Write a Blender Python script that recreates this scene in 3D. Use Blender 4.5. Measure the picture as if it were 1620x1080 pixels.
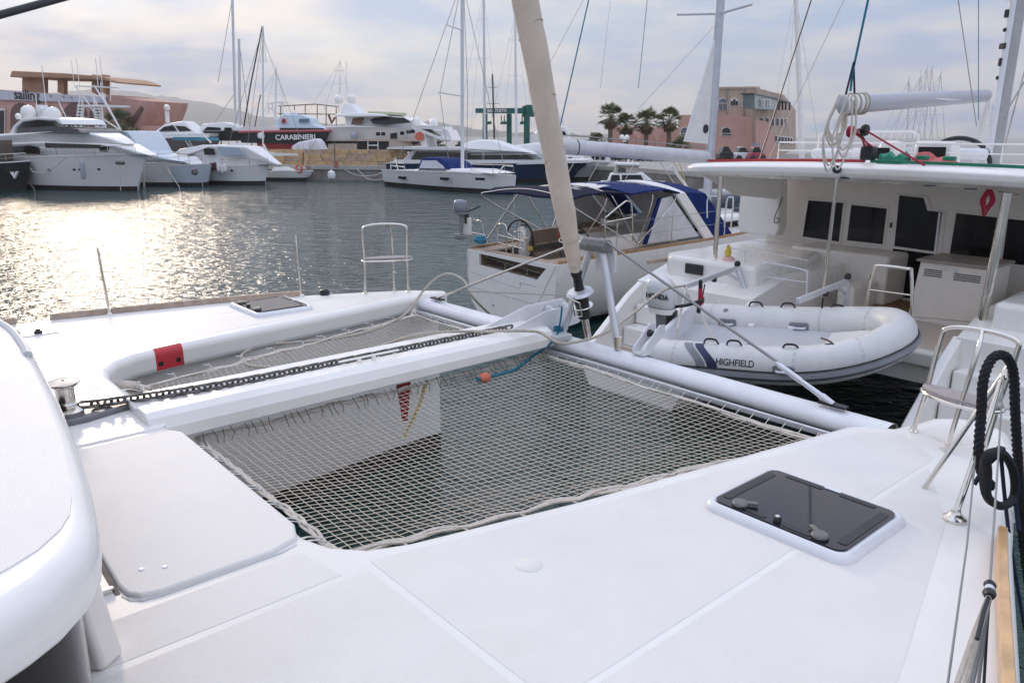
import bpy, bmesh, math, random
from mathutils import Vector, Matrix
random.seed(7)
R=math.radians
for o in list(bpy.data.objects): bpy.data.objects.remove(o)
SC=bpy.context.scene; COL=SC.collection
# ------------------------------------------------------------------ camera
F=1220.0; PITCH=math.atan(325/F); ROLL=.004; CZ=3.5; PHI=R(49); ZD=1.85
_fw=Vector((0,math.cos(PITCH),-math.sin(PITCH))); _up=Vector((0,math.sin(PITCH),math.cos(PITCH))); _rt=Vector((1,0,0))
_r2=_rt*math.cos(ROLL)+_up*math.sin(ROLL); _u2=_up*math.cos(ROLL)-_rt*math.sin(ROLL)
CAMP=Vector((0,0,CZ))
cd=bpy.data.cameras.new('camera'); cam=bpy.data.objects.new('camera',cd); COL.objects.link(cam)
cd.sensor_width=36; cd.lens=F/1620*36; cd.clip_end=20000; cd.clip_start=.05
m=Matrix((( _r2.x,_u2.x,-_fw.x,0),(_r2.y,_u2.y,-_fw.y,0),(_r2.z,_u2.z,-_fw.z,CZ),(0,0,0,1)))
cam.matrix_world=m; SC.camera=cam
# ------------------------------------------------------------------ sky and sun
SUN_AZ=R(-29); SUN_EL=R(17)          # azimuth measured from +Y towards +X
SUN_DIR=Vector((math.sin(SUN_AZ)*math.cos(SUN_EL),math.cos(SUN_AZ)*math.cos(SUN_EL),math.sin(SUN_EL)))
W=bpy.data.worlds.new('World'); SC.world=W; W.use_nodes=True
nt=W.node_tree; nt.nodes.clear()
def nd(t,**k):
    n=nt.nodes.new(t)
    for a,b in k.items(): setattr(n,a,b)
    return n
def lk(a,b): nt.links.new(a,b)
out=nd('ShaderNodeOutputWorld'); bg=nd('ShaderNodeBackground'); bg.inputs[1].default_value=.1
sky=nd('ShaderNodeTexSky',sky_type='NISHITA'); sky.sun_disc=False; sky.sun_elevation=SUN_EL; sky.sun_rotation=SUN_AZ; sky.dust_density=.6; sky.ozone_density=2.5
tc=nd('ShaderNodeTexCoord'); 
# cloud layer seen on a flat ceiling: direction / (z+0.12)
sep=nd('ShaderNodeSeparateXYZ'); lk(tc.outputs['Generated'],sep.inputs[0])
az=nd('ShaderNodeMath',operation='ABSOLUTE'); lk(sep.outputs[2],az.inputs[0])
ad=nd('ShaderNodeMath',operation='ADD'); lk(az.outputs[0],ad.inputs[0]); ad.inputs[1].default_value=.16
dv=nd('ShaderNodeVectorMath',operation='DIVIDE'); cmb=nd('ShaderNodeCombineXYZ')
for i in range(3): lk(ad.outputs[0],cmb.inputs[i])
lk(tc.outputs['Generated'],dv.inputs[0]); lk(cmb.outputs[0],dv.inputs[1])
n1=nd('ShaderNodeTexNoise'); n1.inputs['Scale'].default_value=.62; n1.inputs['Detail'].default_value=7; n1.inputs['Roughness'].default_value=.52; n1.inputs['Distortion'].default_value=.35
lk(dv.outputs[0],n1.inputs['Vector'])
n2=nd('ShaderNodeTexNoise'); n2.inputs['Scale'].default_value=1.9; n2.inputs['Detail'].default_value=6; n2.inputs['Roughness'].default_value=.55
mp=nd('ShaderNodeMapping'); mp.inputs['Location'].default_value=(3.1,1.7,0); lk(dv.outputs[0],mp.inputs[0]); lk(mp.outputs[0],n2.inputs['Vector'])
cr=nd('ShaderNodeValToRGB'); cr.color_ramp.elements[0].position=.30; cr.color_ramp.elements[1].position=.62
cr.color_ramp.elements[0].color=(.5,.5,.5,1); cr.color_ramp.elements[1].color=(1,1,1,1); lk(n1.outputs[0],cr.inputs[0])
cc=nd('ShaderNodeValToRGB'); e=cc.color_ramp.elements
e[0].position=.38; e[0].color=(3.35,4.35,6.5,1); e[1].position=.64; e[1].color=(6.9,6.6,6.7,1)
lk(n2.outputs[0],cc.inputs[0])
# sun behind thin cloud: forward-scattered glow about the sun direction
dt=nd('ShaderNodeVectorMath',operation='DOT_PRODUCT'); lk(tc.outputs['Generated'],dt.inputs[0]); dt.inputs[1].default_value=SUN_DIR
mx=nd('ShaderNodeMath',operation='MAXIMUM'); lk(dt.outputs['Value'],mx.inputs[0]); mx.inputs[1].default_value=0
pw=nd('ShaderNodeMath',operation='POWER'); lk(mx.outputs[0],pw.inputs[0]); pw.inputs[1].default_value=7
gl=nd('ShaderNodeMix',data_type='RGBA'); gl.inputs[6].default_value=(1,1,1,1); gl.inputs[7].default_value=(1.36,1.22,1.08,1); lk(pw.outputs[0],gl.inputs[0])
ml=nd('ShaderNodeMix',data_type='RGBA',blend_type='MULTIPLY'); ml.inputs[0].default_value=1; lk(cc.outputs[0],ml.inputs[6]); lk(gl.outputs[2],ml.inputs[7])
# overcast luminance: brighter overhead than at the horizon, (1+2 sin e)/3
cie=nd('ShaderNodeMath',operation='MULTIPLY_ADD'); lk(az.outputs[0],cie.inputs[0]); cie.inputs[1].default_value=2.0; cie.inputs[2].default_value=.98
ml2=nd('ShaderNodeVectorMath',operation='SCALE'); lk(ml.outputs[2],ml2.inputs[0]); lk(cie.outputs[0],ml2.inputs['Scale'])
mixs=nd('ShaderNodeMix',data_type='RGBA'); lk(cr.outputs[0],mixs.inputs[0]); lk(sky.outputs[0],mixs.inputs[6]); lk(ml2.outputs[0],mixs.inputs[7])
lk(mixs.outputs[2],bg.inputs[0]); lk(bg.outputs[0],out.inputs[0])
sl=bpy.data.lights.new('sun','SUN'); sl.energy=1.4; sl.angle=R(10); sl.color=(1,.82,.63)
so=bpy.data.objects.new('sun',sl); COL.objects.link(so); so.rotation_euler=SUN_DIR.to_track_quat('Z','Y').to_euler(); so.location=SUN_DIR*200
SC.view_settings.view_transform='Standard'; SC.view_settings.look='None'; SC.view_settings.gamma=1; SC.view_settings.exposure=0.0
# ------------------------------------------------------------------ placing helpers
def ray(x,y): return _fw*F+_r2*(x-810)-_u2*(y-540)
def onz(x,y,z):
    d=ray(x,y); return CAMP+d*((z-CZ)/d.z)
def atd(x,y,D):
    d=ray(x,y); return CAMP+d*(D/d.y)
UU=Vector((math.sin(PHI),math.cos(PHI),0)); VV=Vector((-math.cos(PHI),math.sin(PHI),0))
def W2B(p): return Vector((p.dot(UU),p.dot(VV),p.z))
def B2W(u,v,z): return UU*u+VV*v+Vector((0,0,z))
def bz(x,y,z): return W2B(onz(x,y,z))            # pixel on a level -> boat frame
def bv(x,y,v):                                     # pixel on a fore-and-aft plane
    d=ray(x,y); t=(v-CAMP.dot(VV))/d.dot(VV); return W2B(CAMP+d*t)
def bu(x,y,u):                                     # pixel on an athwartships plane
    d=ray(x,y); t=(u-CAMP.dot(UU))/d.dot(UU); return W2B(CAMP+d*t)
# ------------------------------------------------------------------ materials
MATS={}
def mat(name,col,rough=.5,metal=0,var=.08,vscale=6,bump=0,bscale=40,coat=0,spec=.5,detail=4,trans=0,ior=1.45,tint=None,stain=0,sscale=1.1):
    if name in MATS: return MATS[name]
    m=bpy.data.materials.new(name); m.use_nodes=True; t=m.node_tree; b=t.nodes['Principled BSDF']
    b.inputs['Roughness'].default_value=rough; b.inputs['Metallic'].default_value=metal; b.inputs['Coat Weight'].default_value=coat
    b.inputs['Specular IOR Level'].default_value=spec; b.inputs['IOR'].default_value=ior; b.inputs['Transmission Weight'].default_value=trans
    tc=t.nodes.new('ShaderNodeTexCoord'); n=t.nodes.new('ShaderNodeTexNoise'); n.inputs['Scale'].default_value=vscale; n.inputs['Detail'].default_value=detail; n.inputs['Roughness'].default_value=.6
    t.links.new(tc.outputs['Object'],n.inputs['Vector'])
    r=t.nodes.new('ShaderNodeValToRGB'); r.color_ramp.elements[0].position=.32; r.color_ramp.elements[1].position=.68
    c2=tint or tuple(min(1,c*(1+var)) for c in col); c1=tuple(c*(1-var) for c in col)
    r.color_ramp.elements[0].color=(*c1,1); r.color_ramp.elements[1].color=(*c2,1)
    t.links.new(n.outputs[0],r.inputs[0]); t.links.new(r.outputs[0],b.inputs['Base Color'])
    if stain:                                               # patches of weathering with soft, broken edges
        ns=t.nodes.new('ShaderNodeTexNoise'); ns.inputs['Scale'].default_value=sscale; ns.inputs['Detail'].default_value=9; ns.inputs['Roughness'].default_value=.68; ns.inputs['Distortion'].default_value=.8
        t.links.new(tc.outputs['Object'],ns.inputs['Vector']); rs=t.nodes.new('ShaderNodeValToRGB'); rs.color_ramp.elements[0].position=.5; rs.color_ramp.elements[1].position=.78
        rs.color_ramp.elements[0].color=(1,1,1,1); k=1-stain; rs.color_ramp.elements[1].color=(k,k*.985,k*.96,1); t.links.new(ns.outputs[0],rs.inputs[0])
        mm=t.nodes.new('ShaderNodeMix'); mm.data_type='RGBA'; mm.blend_type='MULTIPLY'; mm.inputs[0].default_value=1; t.links.new(r.outputs[0],mm.inputs[6]); t.links.new(rs.outputs[0],mm.inputs[7]); t.links.new(mm.outputs[2],b.inputs['Base Color'])
    rr=t.nodes.new('ShaderNodeMapRange'); rr.inputs[3].default_value=max(0,rough*.82); rr.inputs[4].default_value=min(1,rough*1.2)
    t.links.new(n.outputs[0],rr.inputs[0]); t.links.new(rr.outputs[0],b.inputs['Roughness'])
    if bump:
        n2=t.nodes.new('ShaderNodeTexNoise'); n2.inputs['Scale'].default_value=bscale; n2.inputs['Detail'].default_value=3
        t.links.new(tc.outputs['Object'],n2.inputs['Vector'])
        bp=t.nodes.new('ShaderNodeBump'); bp.inputs['Strength'].default_value=bump; bp.inputs['Distance'].default_value=.01
        t.links.new(n2.outputs[0],bp.inputs['Height']); t.links.new(bp.outputs[0],b.inputs['Normal'])
    MATS[name]=m; return m
gel=mat('gelcoat_white',(.85,.825,.79),.26,var=.02,vscale=3,coat=.15,stain=.07)
deckg=mat('deck_gelcoat',(.80,.775,.74),.3,var=.02,vscale=3,coat=.1,stain=.06)
nonskid=mat('nonskid_white',(.755,.728,.695),.55,var=.025,vscale=4,bump=.25,bscale=300,stain=.07,sscale=.9)
gelg=mat('gelcoat_grey',(.52,.53,.54),.4,var=.04)
alu=mat('aluminium',(.66,.67,.70),.38,.55,var=.06,vscale=9)
alup=mat('painted_aluminium',(.74,.75,.77),.35,.1,var=.04,vscale=7)
steel=mat('stainless_steel',(.72,.68,.62),.16,1,var=.05)
galv=mat('galvanised_chain',(.16,.15,.14),.5,.75,var=.3,vscale=40)
netm=mat('net_cord',(.64,.56,.46),.8,var=.08,vscale=30)
ropeb=mat('rope_beige',(.55,.49,.41),.85,var=.15,vscale=60,bump=.6,bscale=220)
ropew=mat('rope_pale',(.68,.62,.55),.85,var=.12,vscale=60,bump=.5,bscale=220)
ropek=mat('rope_black',(.012,.012,.014),.8,var=.3,vscale=60,bump=.5,bscale=200)
ropen=mat('rope_navy',(.012,.02,.05),.75,var=.3,vscale=60,bump=.5,bscale=200)
ropeblu=mat('rope_blue',(.015,.17,.26),.75,var=.3,vscale=50,bump=.5,bscale=200)
roper=mat('rope_red',(.42,.02,.05),.75,var=.3,vscale=50,bump=.5,bscale=200)
ropeg=mat('rope_green',(.02,.22,.14),.75,var=.3,vscale=50)
ropey=mat('rope_yellow',(.6,.45,.08),.75,var=.2,vscale=50)
wire=mat('wire_grey',(.30,.29,.28),.45,.6)
black=mat('black_plastic',(.018,.018,.02),.4,var=.2)
rubber=mat('rubber_dark',(.03,.03,.032),.6,var=.2)
glassd=mat('smoked_glass',(.022,.018,.024),.05,var=.1,spec=.4)
glassw=mat('window_glass_dark',(.012,.011,.012),.06,var=.2,spec=.3)
teak=mat('teak',(.42,.24,.12),.55,var=.25,vscale=14)
teakp=mat('teak_weathered',(.40,.31,.24),.7,var=.2,vscale=12)
pine=mat('varnished_wood',(.62,.38,.18),.35,var=.2,vscale=10,coat=.3)
canvas=mat('canvas_beige',(.66,.56,.46),.85,var=.07,vscale=5,bump=.3,bscale=18)
canvasw=mat('canvas_white',(.74,.73,.72),.8,var=.06,vscale=4,bump=.25,bscale=10)
navy=mat('canvas_navy',(.012,.026,.125),.8,var=.2,vscale=6,bump=.3,bscale=10,spec=.12)
red=mat('red_paint',(.42,.03,.03),.4,var=.15)
green=mat('green_paint',(.01,.16,.09),.5,var=.2)
hyp=mat('dinghy_rubber',(.66,.655,.64),.45,var=.04,vscale=5,stain=.14,sscale=2.2)
hypg=mat('dinghy_grey',(.22,.23,.25),.5,var=.1)
orange=mat('float_orange',(.62,.16,.09),.5,var=.15,vscale=20)
cush=mat('slatted_seat',(.36,.32,.31),.7,var=.12,vscale=22)
antif=mat('antifouling_black',(.02,.017,.016),.7,var=.3)
cream=mat('gelcoat_cream',(.80,.75,.69),.4,var=.03)
# ------------------------------------------------------------------ mesh building
class MB:
    def __init__(s): s.v=[]; s.f=[]
    def add(s,vs,fs):
        o=len(s.v); s.v+=[tuple(p) for p in vs]; s.f+=[tuple(i+o for i in f) for f in fs]; return s
    def box(s,x0,x1,y0,y1,z0,z1):
        return s.add([(x0,y0,z0),(x1,y0,z0),(x1,y1,z0),(x0,y1,z0),(x0,y0,z1),(x1,y0,z1),(x1,y1,z1),(x0,y1,z1)],
            [(3,2,1,0),(4,5,6,7),(0,1,5,4),(1,2,6,5),(2,3,7,6),(3,0,4,7)])
    def obox(s,c,size,rz=0,rot=None):
        M=(rot or Matrix.Rotation(rz,3,'Z')); c=Vector(c); h=[x/2 for x in size]
        vs=[c+M@Vector((sx*h[0],sy*h[1],sz*h[2])) for sz in(-1,1) for sx,sy in((-1,-1),(1,-1),(1,1),(-1,1))]
        return s.add(vs,[(3,2,1,0),(4,5,6,7),(0,1,5,4),(1,2,6,5),(2,3,7,6),(3,0,4,7)])
    def bar(s,a,b,w,h,up=(0,0,1)):
        a,b=Vector(a),Vector(b); d=(b-a).normalized(); up=Vector(up)
        sd=d.cross(up); sd=sd.normalized() if sd.length>1e-4 else Vector((1,0,0)); uz=sd.cross(d)
        M=Matrix((d,sd,uz)).transposed(); return s.obox((a+b)/2,((b-a).length,w,h),rot=M)
    def tube(s,pts,r,n=6,closed=False,cap=True):
        P=[Vector(p) for p in pts]; N=len(P); rs=r if isinstance(r,(list,tuple)) else [r]*N
        T=[]
        for i in range(N):
            a=P[(i-1)%N] if (closed or i>0) else P[i]; b=P[(i+1)%N] if (closed or i<N-1) else P[i]
            T.append((b-a).normalized() if (b-a).length>1e-9 else Vector((0,0,1)))
        t=T[0]; x=t.orthogonal().normalized(); vs=[]
        for i in range(N):
            if i>0: x=(x-T[i]*x.dot(T[i])); x=x.normalized() if x.length>1e-6 else T[i].orthogonal().normalized()
            y=T[i].cross(x)
            for k in range(n):
                a=2*math.pi*k/n; vs.append(P[i]+(x*math.cos(a)+y*math.sin(a))*rs[i])
        fs=[]
        for i in range(N if closed else N-1):
            j=(i+1)%N
            for k in range(n): fs.append((i*n+k,i*n+(k+1)%n,j*n+(k+1)%n,j*n+k))
        if cap and not closed: fs+=[tuple(range(n-1,-1,-1)),tuple((N-1)*n+k for k in range(n))]
        return s.add(vs,fs)
    def loft(s,rings,cap=True,closed=True):
        n=len(rings[0]); vs=[p for r in rings for p in r]; fs=[]
        for i in range(len(rings)-1):
            for k in range(n if closed else n-1): fs.append((i*n+k,i*n+(k+1)%n,(i+1)*n+(k+1)%n,(i+1)*n+k))
        if cap: fs+=[tuple(range(n-1,-1,-1)),tuple((len(rings)-1)*n+k for k in range(n))]
        return s.add(vs,fs)
    def lathe(s,prof,c=(0,0,0),n=14,M=None):
        M=M or Matrix.Identity(3); c=Vector(c)
        rings=[[c+M@Vector((r*math.cos(2*math.pi*k/n),r*math.sin(2*math.pi*k/n),z)) for k in range(n)] for r,z in prof]
        return s.loft(rings)
    def prism(s,poly,z0,z1):
        return s.loft([[(p[0],p[1],z0) for p in poly],[(p[0],p[1],z1) for p in poly]])
    def prismy(s,poly,h0,h1=None,y0=0):                 # x-z outline, half-width h0 at its foot, h1 at its top
        h1=h0 if h1 is None else h1; zs=[p[1] for p in poly]; a,b=min(zs),max(zs)
        hw=lambda z: h0+(h1-h0)*((z-a)/(b-a) if b>a else 0)
        return s.loft([[(x,y0+hw(z),z) for x,z in poly],[(x,y0-hw(z),z) for x,z in poly]])
    def build(s,name,m,parent=None,smooth=40,bevel=0,seg=3,sub=0,kind=None):
        me=bpy.data.meshes.new(name); me.from_pydata(s.v,[],s.f); me.validate(); 
        bm=bmesh.new(); bm.from_mesh(me); bmesh.ops.recalc_face_normals(bm,faces=bm.faces); bm.to_mesh(me); bm.free()
        me.materials.append(m)
        if smooth:
            me.polygons.foreach_set('use_smooth',[True]*len(me.polygons)); me.set_sharp_from_angle(angle=R(smooth))
        o=bpy.data.objects.new(name,me); COL.objects.link(o)
        if parent: o.parent=parent
        if bevel:
            b=o.modifiers.new('bevel','BEVEL'); b.width=bevel; b.segments=seg; b.limit_method='ANGLE'; b.angle_limit=R(35); b.harden_normals=False
        if sub:
            b=o.modifiers.new('sub','SUBSURF'); b.levels=sub; b.render_levels=sub
        if kind: o['kind']=kind
        return o
def inst(name,me,parent,mw):
    o=bpy.data.objects.new(name,me); COL.objects.link(o); o.parent=parent; o.matrix_local=mw; return o
def thing(name,label,cat,loc=(0,0,0),rz=0,group=None):
    o=bpy.data.objects.new(name,None); COL.objects.link(o); o.location=loc; o.rotation_euler=(0,0,rz); o.empty_display_size=.3
    return tag(o,label,cat,group)
def tag(o,label,cat,group=None):
    o['label']=label; o['category']=cat
    if group: o['group']=group
    return o
def struct(o): o['kind']='structure'; return o
def spline(pts,n=8,closed=False):                          # Catmull-Rom through the points
    P=[Vector(p) for p in pts]; N=len(P); o=[]
    for i in range(N if closed else N-1):
        if closed: a,b,c,d=P[(i-1)%N],P[i],P[(i+1)%N],P[(i+2)%N]
        else: a,b,c,d=P[max(i-1,0)],P[i],P[i+1],P[min(i+2,N-1)]
        for k in range(n):
            t=k/n; o.append(.5*((2*b)+(c-a)*t+(2*a-5*b+4*c-d)*t*t+(3*b-a-3*c+d)*t**3))
    if not closed: o.append(P[-1])
    return o
def strands(path,R0,pitch,k=3,n=6):                        # laid rope: k strands round a path
    P=[Vector(p) for p in path]; mb=MB(); T=[(P[min(i+1,len(P)-1)]-P[max(i-1,0)]).normalized() for i in range(len(P))]
    x=T[0].orthogonal().normalized(); L=0; X=[];S=[]
    for i in range(len(P)):
        if i: L+=(P[i]-P[i-1]).length; x=(x-T[i]*x.dot(T[i])).normalized()
        X.append(x.copy()); S.append(L)
    for j in range(k):
        q=[]
        for i in range(len(P)):
            a=2*math.pi*(S[i]/pitch+j/k); q.append(P[i]+(X[i]*math.cos(a)+T[i].cross(X[i])*math.sin(a))*R0*.52)
        mb.tube(q,R0*.56,n)
    return mb
def resample(path,step):
    P=[Vector(p) for p in path]; o=[P[0]]; acc=0
    for i in range(len(P)-1):
        d=P[i+1]-P[i]; l=d.length; t=step-acc
        while t<=l: o.append(P[i]+d*(t/l)); t+=step
        acc=l-(t-step)
    return o
def text(name,body,m,parent,M,size,depth=.004,align='CENTER',bold=0,shear=0):
    c=bpy.data.curves.new(name,'FONT'); c.body=body; c.size=size; c.extrude=depth; c.align_x=align; c.align_y='CENTER'; c.offset=bold; c.shear=shear
    t=bpy.data.objects.new(name,c); COL.objects.link(t); bpy.context.view_layer.update()
    me=bpy.data.meshes.new_from_object(t.evaluated_get(bpy.context.evaluated_depsgraph_get())); bpy.data.objects.remove(t)
    me.materials.clear(); me.materials.append(m)
    o=bpy.data.objects.new(name,me); COL.objects.link(o); o.parent=parent; o.matrix_local=M; return o
def face_frame(origin,xdir,ydir):                          # text plane: x along xdir, y along ydir
    x=Vector(xdir).normalized(); y=Vector(ydir); y=(y-x*y.dot(x)).normalized(); z=x.cross(y); o=Vector(origin)
    return Matrix(((x.x,y.x,z.x,o.x),(x.y,y.y,z.y,o.y),(x.z,y.z,z.z,o.z),(0,0,0,1)))
# ================================================================== water
def make_water():
    mb=MB(); S=6000; mb.add([(-S,-60,0),(S,-60,0),(S,S,0),(-S,S,0)],[(0,1,2,3)])
    m=bpy.data.materials.new('harbour_water'); m.use_nodes=True; t=m.node_tree; b=t.nodes['Principled BSDF']
    b.inputs['Base Color'].default_value=(.004,.034,.031,1); b.inputs['Roughness'].default_value=.03; b.inputs['IOR'].default_value=1.33; b.inputs['Specular IOR Level'].default_value=.7
    tc=t.nodes.new('ShaderNodeTexCoord'); prev=None
    mp=t.nodes.new('ShaderNodeMapping'); mp.inputs['Rotation'].default_value=(0,0,R(20)); mp.inputs['Scale'].default_value=(1,1.7,1); t.links.new(tc.outputs['Object'],mp.inputs[0])
    for sc,dist,st,det in ((.6,.26,.5,2),(2.9,.11,.7,3),(9.0,.03,.7,2)):
        n=t.nodes.new('ShaderNodeTexNoise'); n.inputs['Scale'].default_value=sc; n.inputs['Detail'].default_value=det; n.inputs['Distortion'].default_value=.6; n.inputs['Roughness'].default_value=.5
        t.links.new(mp.outputs[0],n.inputs['Vector'])
        bp=t.nodes.new('ShaderNodeBump'); bp.inputs['Strength'].default_value=st; bp.inputs['Distance'].default_value=dist
        t.links.new(n.outputs[0],bp.inputs['Height'])
        if prev: t.links.new(prev.outputs[0],bp.inputs['Normal'])
        prev=bp
    t.links.new(prev.outputs[0],b.inputs['Normal'])
    return struct(mb.build('water',m,smooth=0))
make_water()
# ================================================================== our own catamaran (boat frame: x forward, y to port)
BR=math.pi/2-PHI
own=thing('catamaran','white catamaran foredeck filling the foreground, with trampoline nets and furled beige headsail','catamaran',(0,0,0),BR)
far_out=[(-2.5,8.2),(1.0,8.06),(1.8,7.96),(2.7,7.8),(3.57,7.59),(4.22,7.32),(4.6,7.13),(4.86,6.97),(4.95,6.85),(4.93,6.74),(4.8,6.7)]
far_in=[(4.42,6.74),(3.67,6.6),(2.71,6.46),(1.85,6.32),(1.58,6.25),(1.42,6.14),(1.31,5.98),(1.27,5.8)]
near_in=[(1.27,3.0),(1.29,2.82),(1.34,2.68),(1.44,2.57),(1.6,2.5),(2.4,2.31),(4.33,1.95),(4.44,1.87),(4.5,1.76)]
near_out=[(4.72,1.7),(4.86,1.68),(5.0,1.56),(5.03,1.42),(4.95,1.27),(4.62,1.13),(3.5,.81),(2.43,.455),(1.8,.28),(1.0,.12),(-2.5,.0)]
deck=far_out+far_in+near_in+near_out
MB().prism(deck,ZD-.2,ZD).build('deck',deckg,own,bevel=.055,seg=5)
def hull(outer,inner,us):
    def f(tab,u):
        tab=sorted(tab)
        for (a,x),(b,y) in zip(tab,tab[1:]):
            if a<=u<=b: return x+(y-x)*(u-a)/(b-a)
        return tab[-1][1] if u>tab[-1][0] else tab[0][1]
    mb=MB(); rings=[]
    for u in us:
        a,b=f(outer,u),f(inner,u); c=(a+b)/2; w=(a-b)/2
        rings.append([(u,c+w,ZD-.12),(u,c+w*.98,1.0),(u,c+w*.93,.35),(u,c+w*.8,0),(u,c+w*.4,-.4),(u,c-w*.4,-.4),(u,c-w*.8,0),(u,c-w*.93,.35),(u,c-w*.98,1.0),(u,c-w,ZD-.12)])
    mb.loft(rings); return mb,rings
us=[-2.5,-1,0,1,2,2.7,3.4,4,4.4,4.65,4.8,4.86]
for o_,i_ in (([(-2.5,8.15),(1,8.0),(1.8,7.9),(2.7,7.74),(3.57,7.53),(4.22,7.26),(4.6,7.08),(4.86,6.9)],[(-2.5,6.3),(1,6.4),(2.7,6.5),(3.67,6.66),(4.4,6.78),(4.86,6.84)]),
              ([(-2.5,2.5),(1,2.45),(2.4,2.25),(4.33,1.9),(4.6,1.72),(4.86,1.52)],[(-2.5,.06),(1,.18),(2.43,.52),(3.5,.87),(4.62,1.2),(4.86,1.42)])):
    mb,rg=hull(o_,i_,us); mb.build('hull',gel,own,smooth=50)
    # antifouling band round the waterline, 4 mm proud
    st=MB(); 
    for s_ in (0,1):
        idx=(3,2) if s_==0 else (6,7)
        ring=[]
        for r in rg:
            sg=1 if s_==0 else -1
            p0=Vector(r[3 if s_==0 else 6]); p1=Vector(r[2 if s_==0 else 7]); top=p0+(p1-p0)*.55
            ring.append([p0+Vector((0,sg*.006,-.12)),p0+Vector((0,sg*.006,0)),top+Vector((0,sg*.006,0))])
        st.loft(ring,cap=False,closed=False)
    st.build('antifouling',antif,own,smooth=0)
# bridge-deck front under the foredeck
MB().box(-1.5,1.2,2.5,6.3,.75,ZD-.2).build('bridge_deck',gel,own)
MB().box(1.2,1.4,2.78,6.16,ZD-.34,ZD-.17).build('net_ledge',gel,own,bevel=.02)
# non-skid panels: sheets 3 mm proud of the gelcoat with bare strips between
def panel(poly): MB().prism(poly,ZD-.01,ZD+.0015).build('nonskid_panel',nonskid,own,smooth=0)
panel([(1.38,7.9),(1.38,7.235),(3.9,7.235),(3.6,7.46),(2.7,7.68),(1.8,7.84)])
panel([(1.38,7.2),(1.38,6.42),(1.6,6.42),(2.7,6.6),(3.67,6.74),(4.3,6.88),(3.98,7.2)])
panel([(-.6,7.94),(-.6,7.62),(.75,7.62),(.75,7.94)]); panel([(-.6,7.2),(-.6,6.42),(1.34,6.42),(1.34,7.2)])
panel([(-.6,7.38),(-.6,7.235),(1.34,7.235),(1.34,7.38)]); panel([(-.3,6.36),(-.3,5.3),(.55,5.3),(1.15,5.5),(1.15,6.36)])
panel([(1.385,2.46),(1.385,1.40),(4.2,1.40),(4.42,1.66),(4.28,1.83),(2.4,2.21),(1.6,2.41)])
panel([(1.385,1.37),(1.385,.55),(2.5,.82),(3.5,1.08),(4.05,1.37)])
panel([(-1.4,2.40),(-1.4,.4),(1.35,.54),(1.35,2.40)]); panel([(-.2,2.70),(-.2,2.44),(1.25,2.44),(1.2,2.70)])
panel([(4.56,1.62),(4.45,1.42),(4.62,1.3),(4.84,1.36),(4.9,1.48),(4.78,1.58)])
# locker lid
lid=MB().prism([(.68,2.76),(1.12,2.76),(1.24,2.8),(1.285,2.92),(1.285,4.34),(1.24,4.42),(1.1,4.44),(.64,4.44),(.60,4.40),(.565,2.9),(.575,2.83),(.61,2.78)],ZD-.1,ZD+.016).build('locker_lid',nonskid,own,bevel=.014,seg=4)
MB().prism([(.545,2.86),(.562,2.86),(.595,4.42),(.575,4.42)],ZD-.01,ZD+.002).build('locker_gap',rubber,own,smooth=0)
MB().prism([(.56,2.84),(.575,2.79),(.61,2.755),(.68,2.742),(1.14,2.742),(1.22,2.765),(1.14,2.752),(.68,2.752),(.615,2.768),(.585,2.8),(.568,2.84)],ZD-.01,ZD+.0025).build('locker_groove_shade',gelg,own,smooth=0)  # grey strip painting the shadow of the groove along the lid's near edge
for p in ((225,906),(262,902)):
    q=bz(p[0],p[1],ZD); MB().lathe([(.0,.012),(.011,.012),(.0115,.018),(.006,.0195),(0,.0195)],(q.x,q.y,ZD),12).build('lid_screw',alup,lid)
q=bz(172,938,ZD); MB().box(q.x-.05,q.x+.02,q.y-.008,q.y+.012,ZD,ZD+.022).build('lid_hinge',steel,lid,bevel=.004)
MB().lathe([(0,0),(.055,0),(.055,.001),(.053,.0025),(0,.0025)],(1.85,2.02,ZD+.0015),24).build('deck_filler_cap',nonskid,own)
# glossy anchor-well panel by the windlass
MB().prism([(.4,4.5),(1.22,4.5),(1.26,4.54),(1.26,4.62),(1.2,5.05),(.4,5.1)],ZD-.05,ZD+.012).build('anchor_well_lid',gel,own,bevel=.012)
# longeron carrying the chain
sec=[(4.54,-.10),(4.54,-.02),(4.57,.045),(4.62,.075),(4.76,.075),(4.78,.055),(4.88,.055),(4.90,.075),(5.02,.075),(5.06,.05),(5.09,-.02),(5.09,-.10)]
lr=MB(); lr.loft([[(u,v+(u-1.2)*.012,ZD+z*(1-.12*(u-1.2)/3.3)) for v,z in sec] for u in (1.16,2.2,3.3,4.46)])
longeron=lr.build('longeron',gel,own,smooth=25,bevel=.012)
# forward crossbeam
def ell(u,v,z,a,b,n=20): return [(u+a*math.cos(2*math.pi*k/n),v,z+b*math.sin(2*math.pi*k/n)) for k in range(n)]
xb=MB(); xb.loft([ell(4.62,6.82,ZD-.1,.11,.07),ell(4.62,1.80,ZD-.1,.11,.07)],cap=False); beam=xb.build('crossbeam',alup,own,smooth=60)
MB().loft([ell(4.62,1.81,ZD-.1,.104,.063),ell(4.62,1.90,ZD-.1,.104,.063)]).build('beam_end_shade',rubber,beam)  # dark cap standing in for the shade inside the open tube end
MB().box(4.45,4.475,1.95,6.7,ZD-.17,ZD-.13).build('lashing_track',alu,beam,bevel=.006)
for v in (6.8,1.9):
    MB().box(4.46,4.80,v-.06,v+.06,ZD-.3,ZD-.11).build('beam_socket',gel,own,bevel=.04,seg=4)
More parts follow.
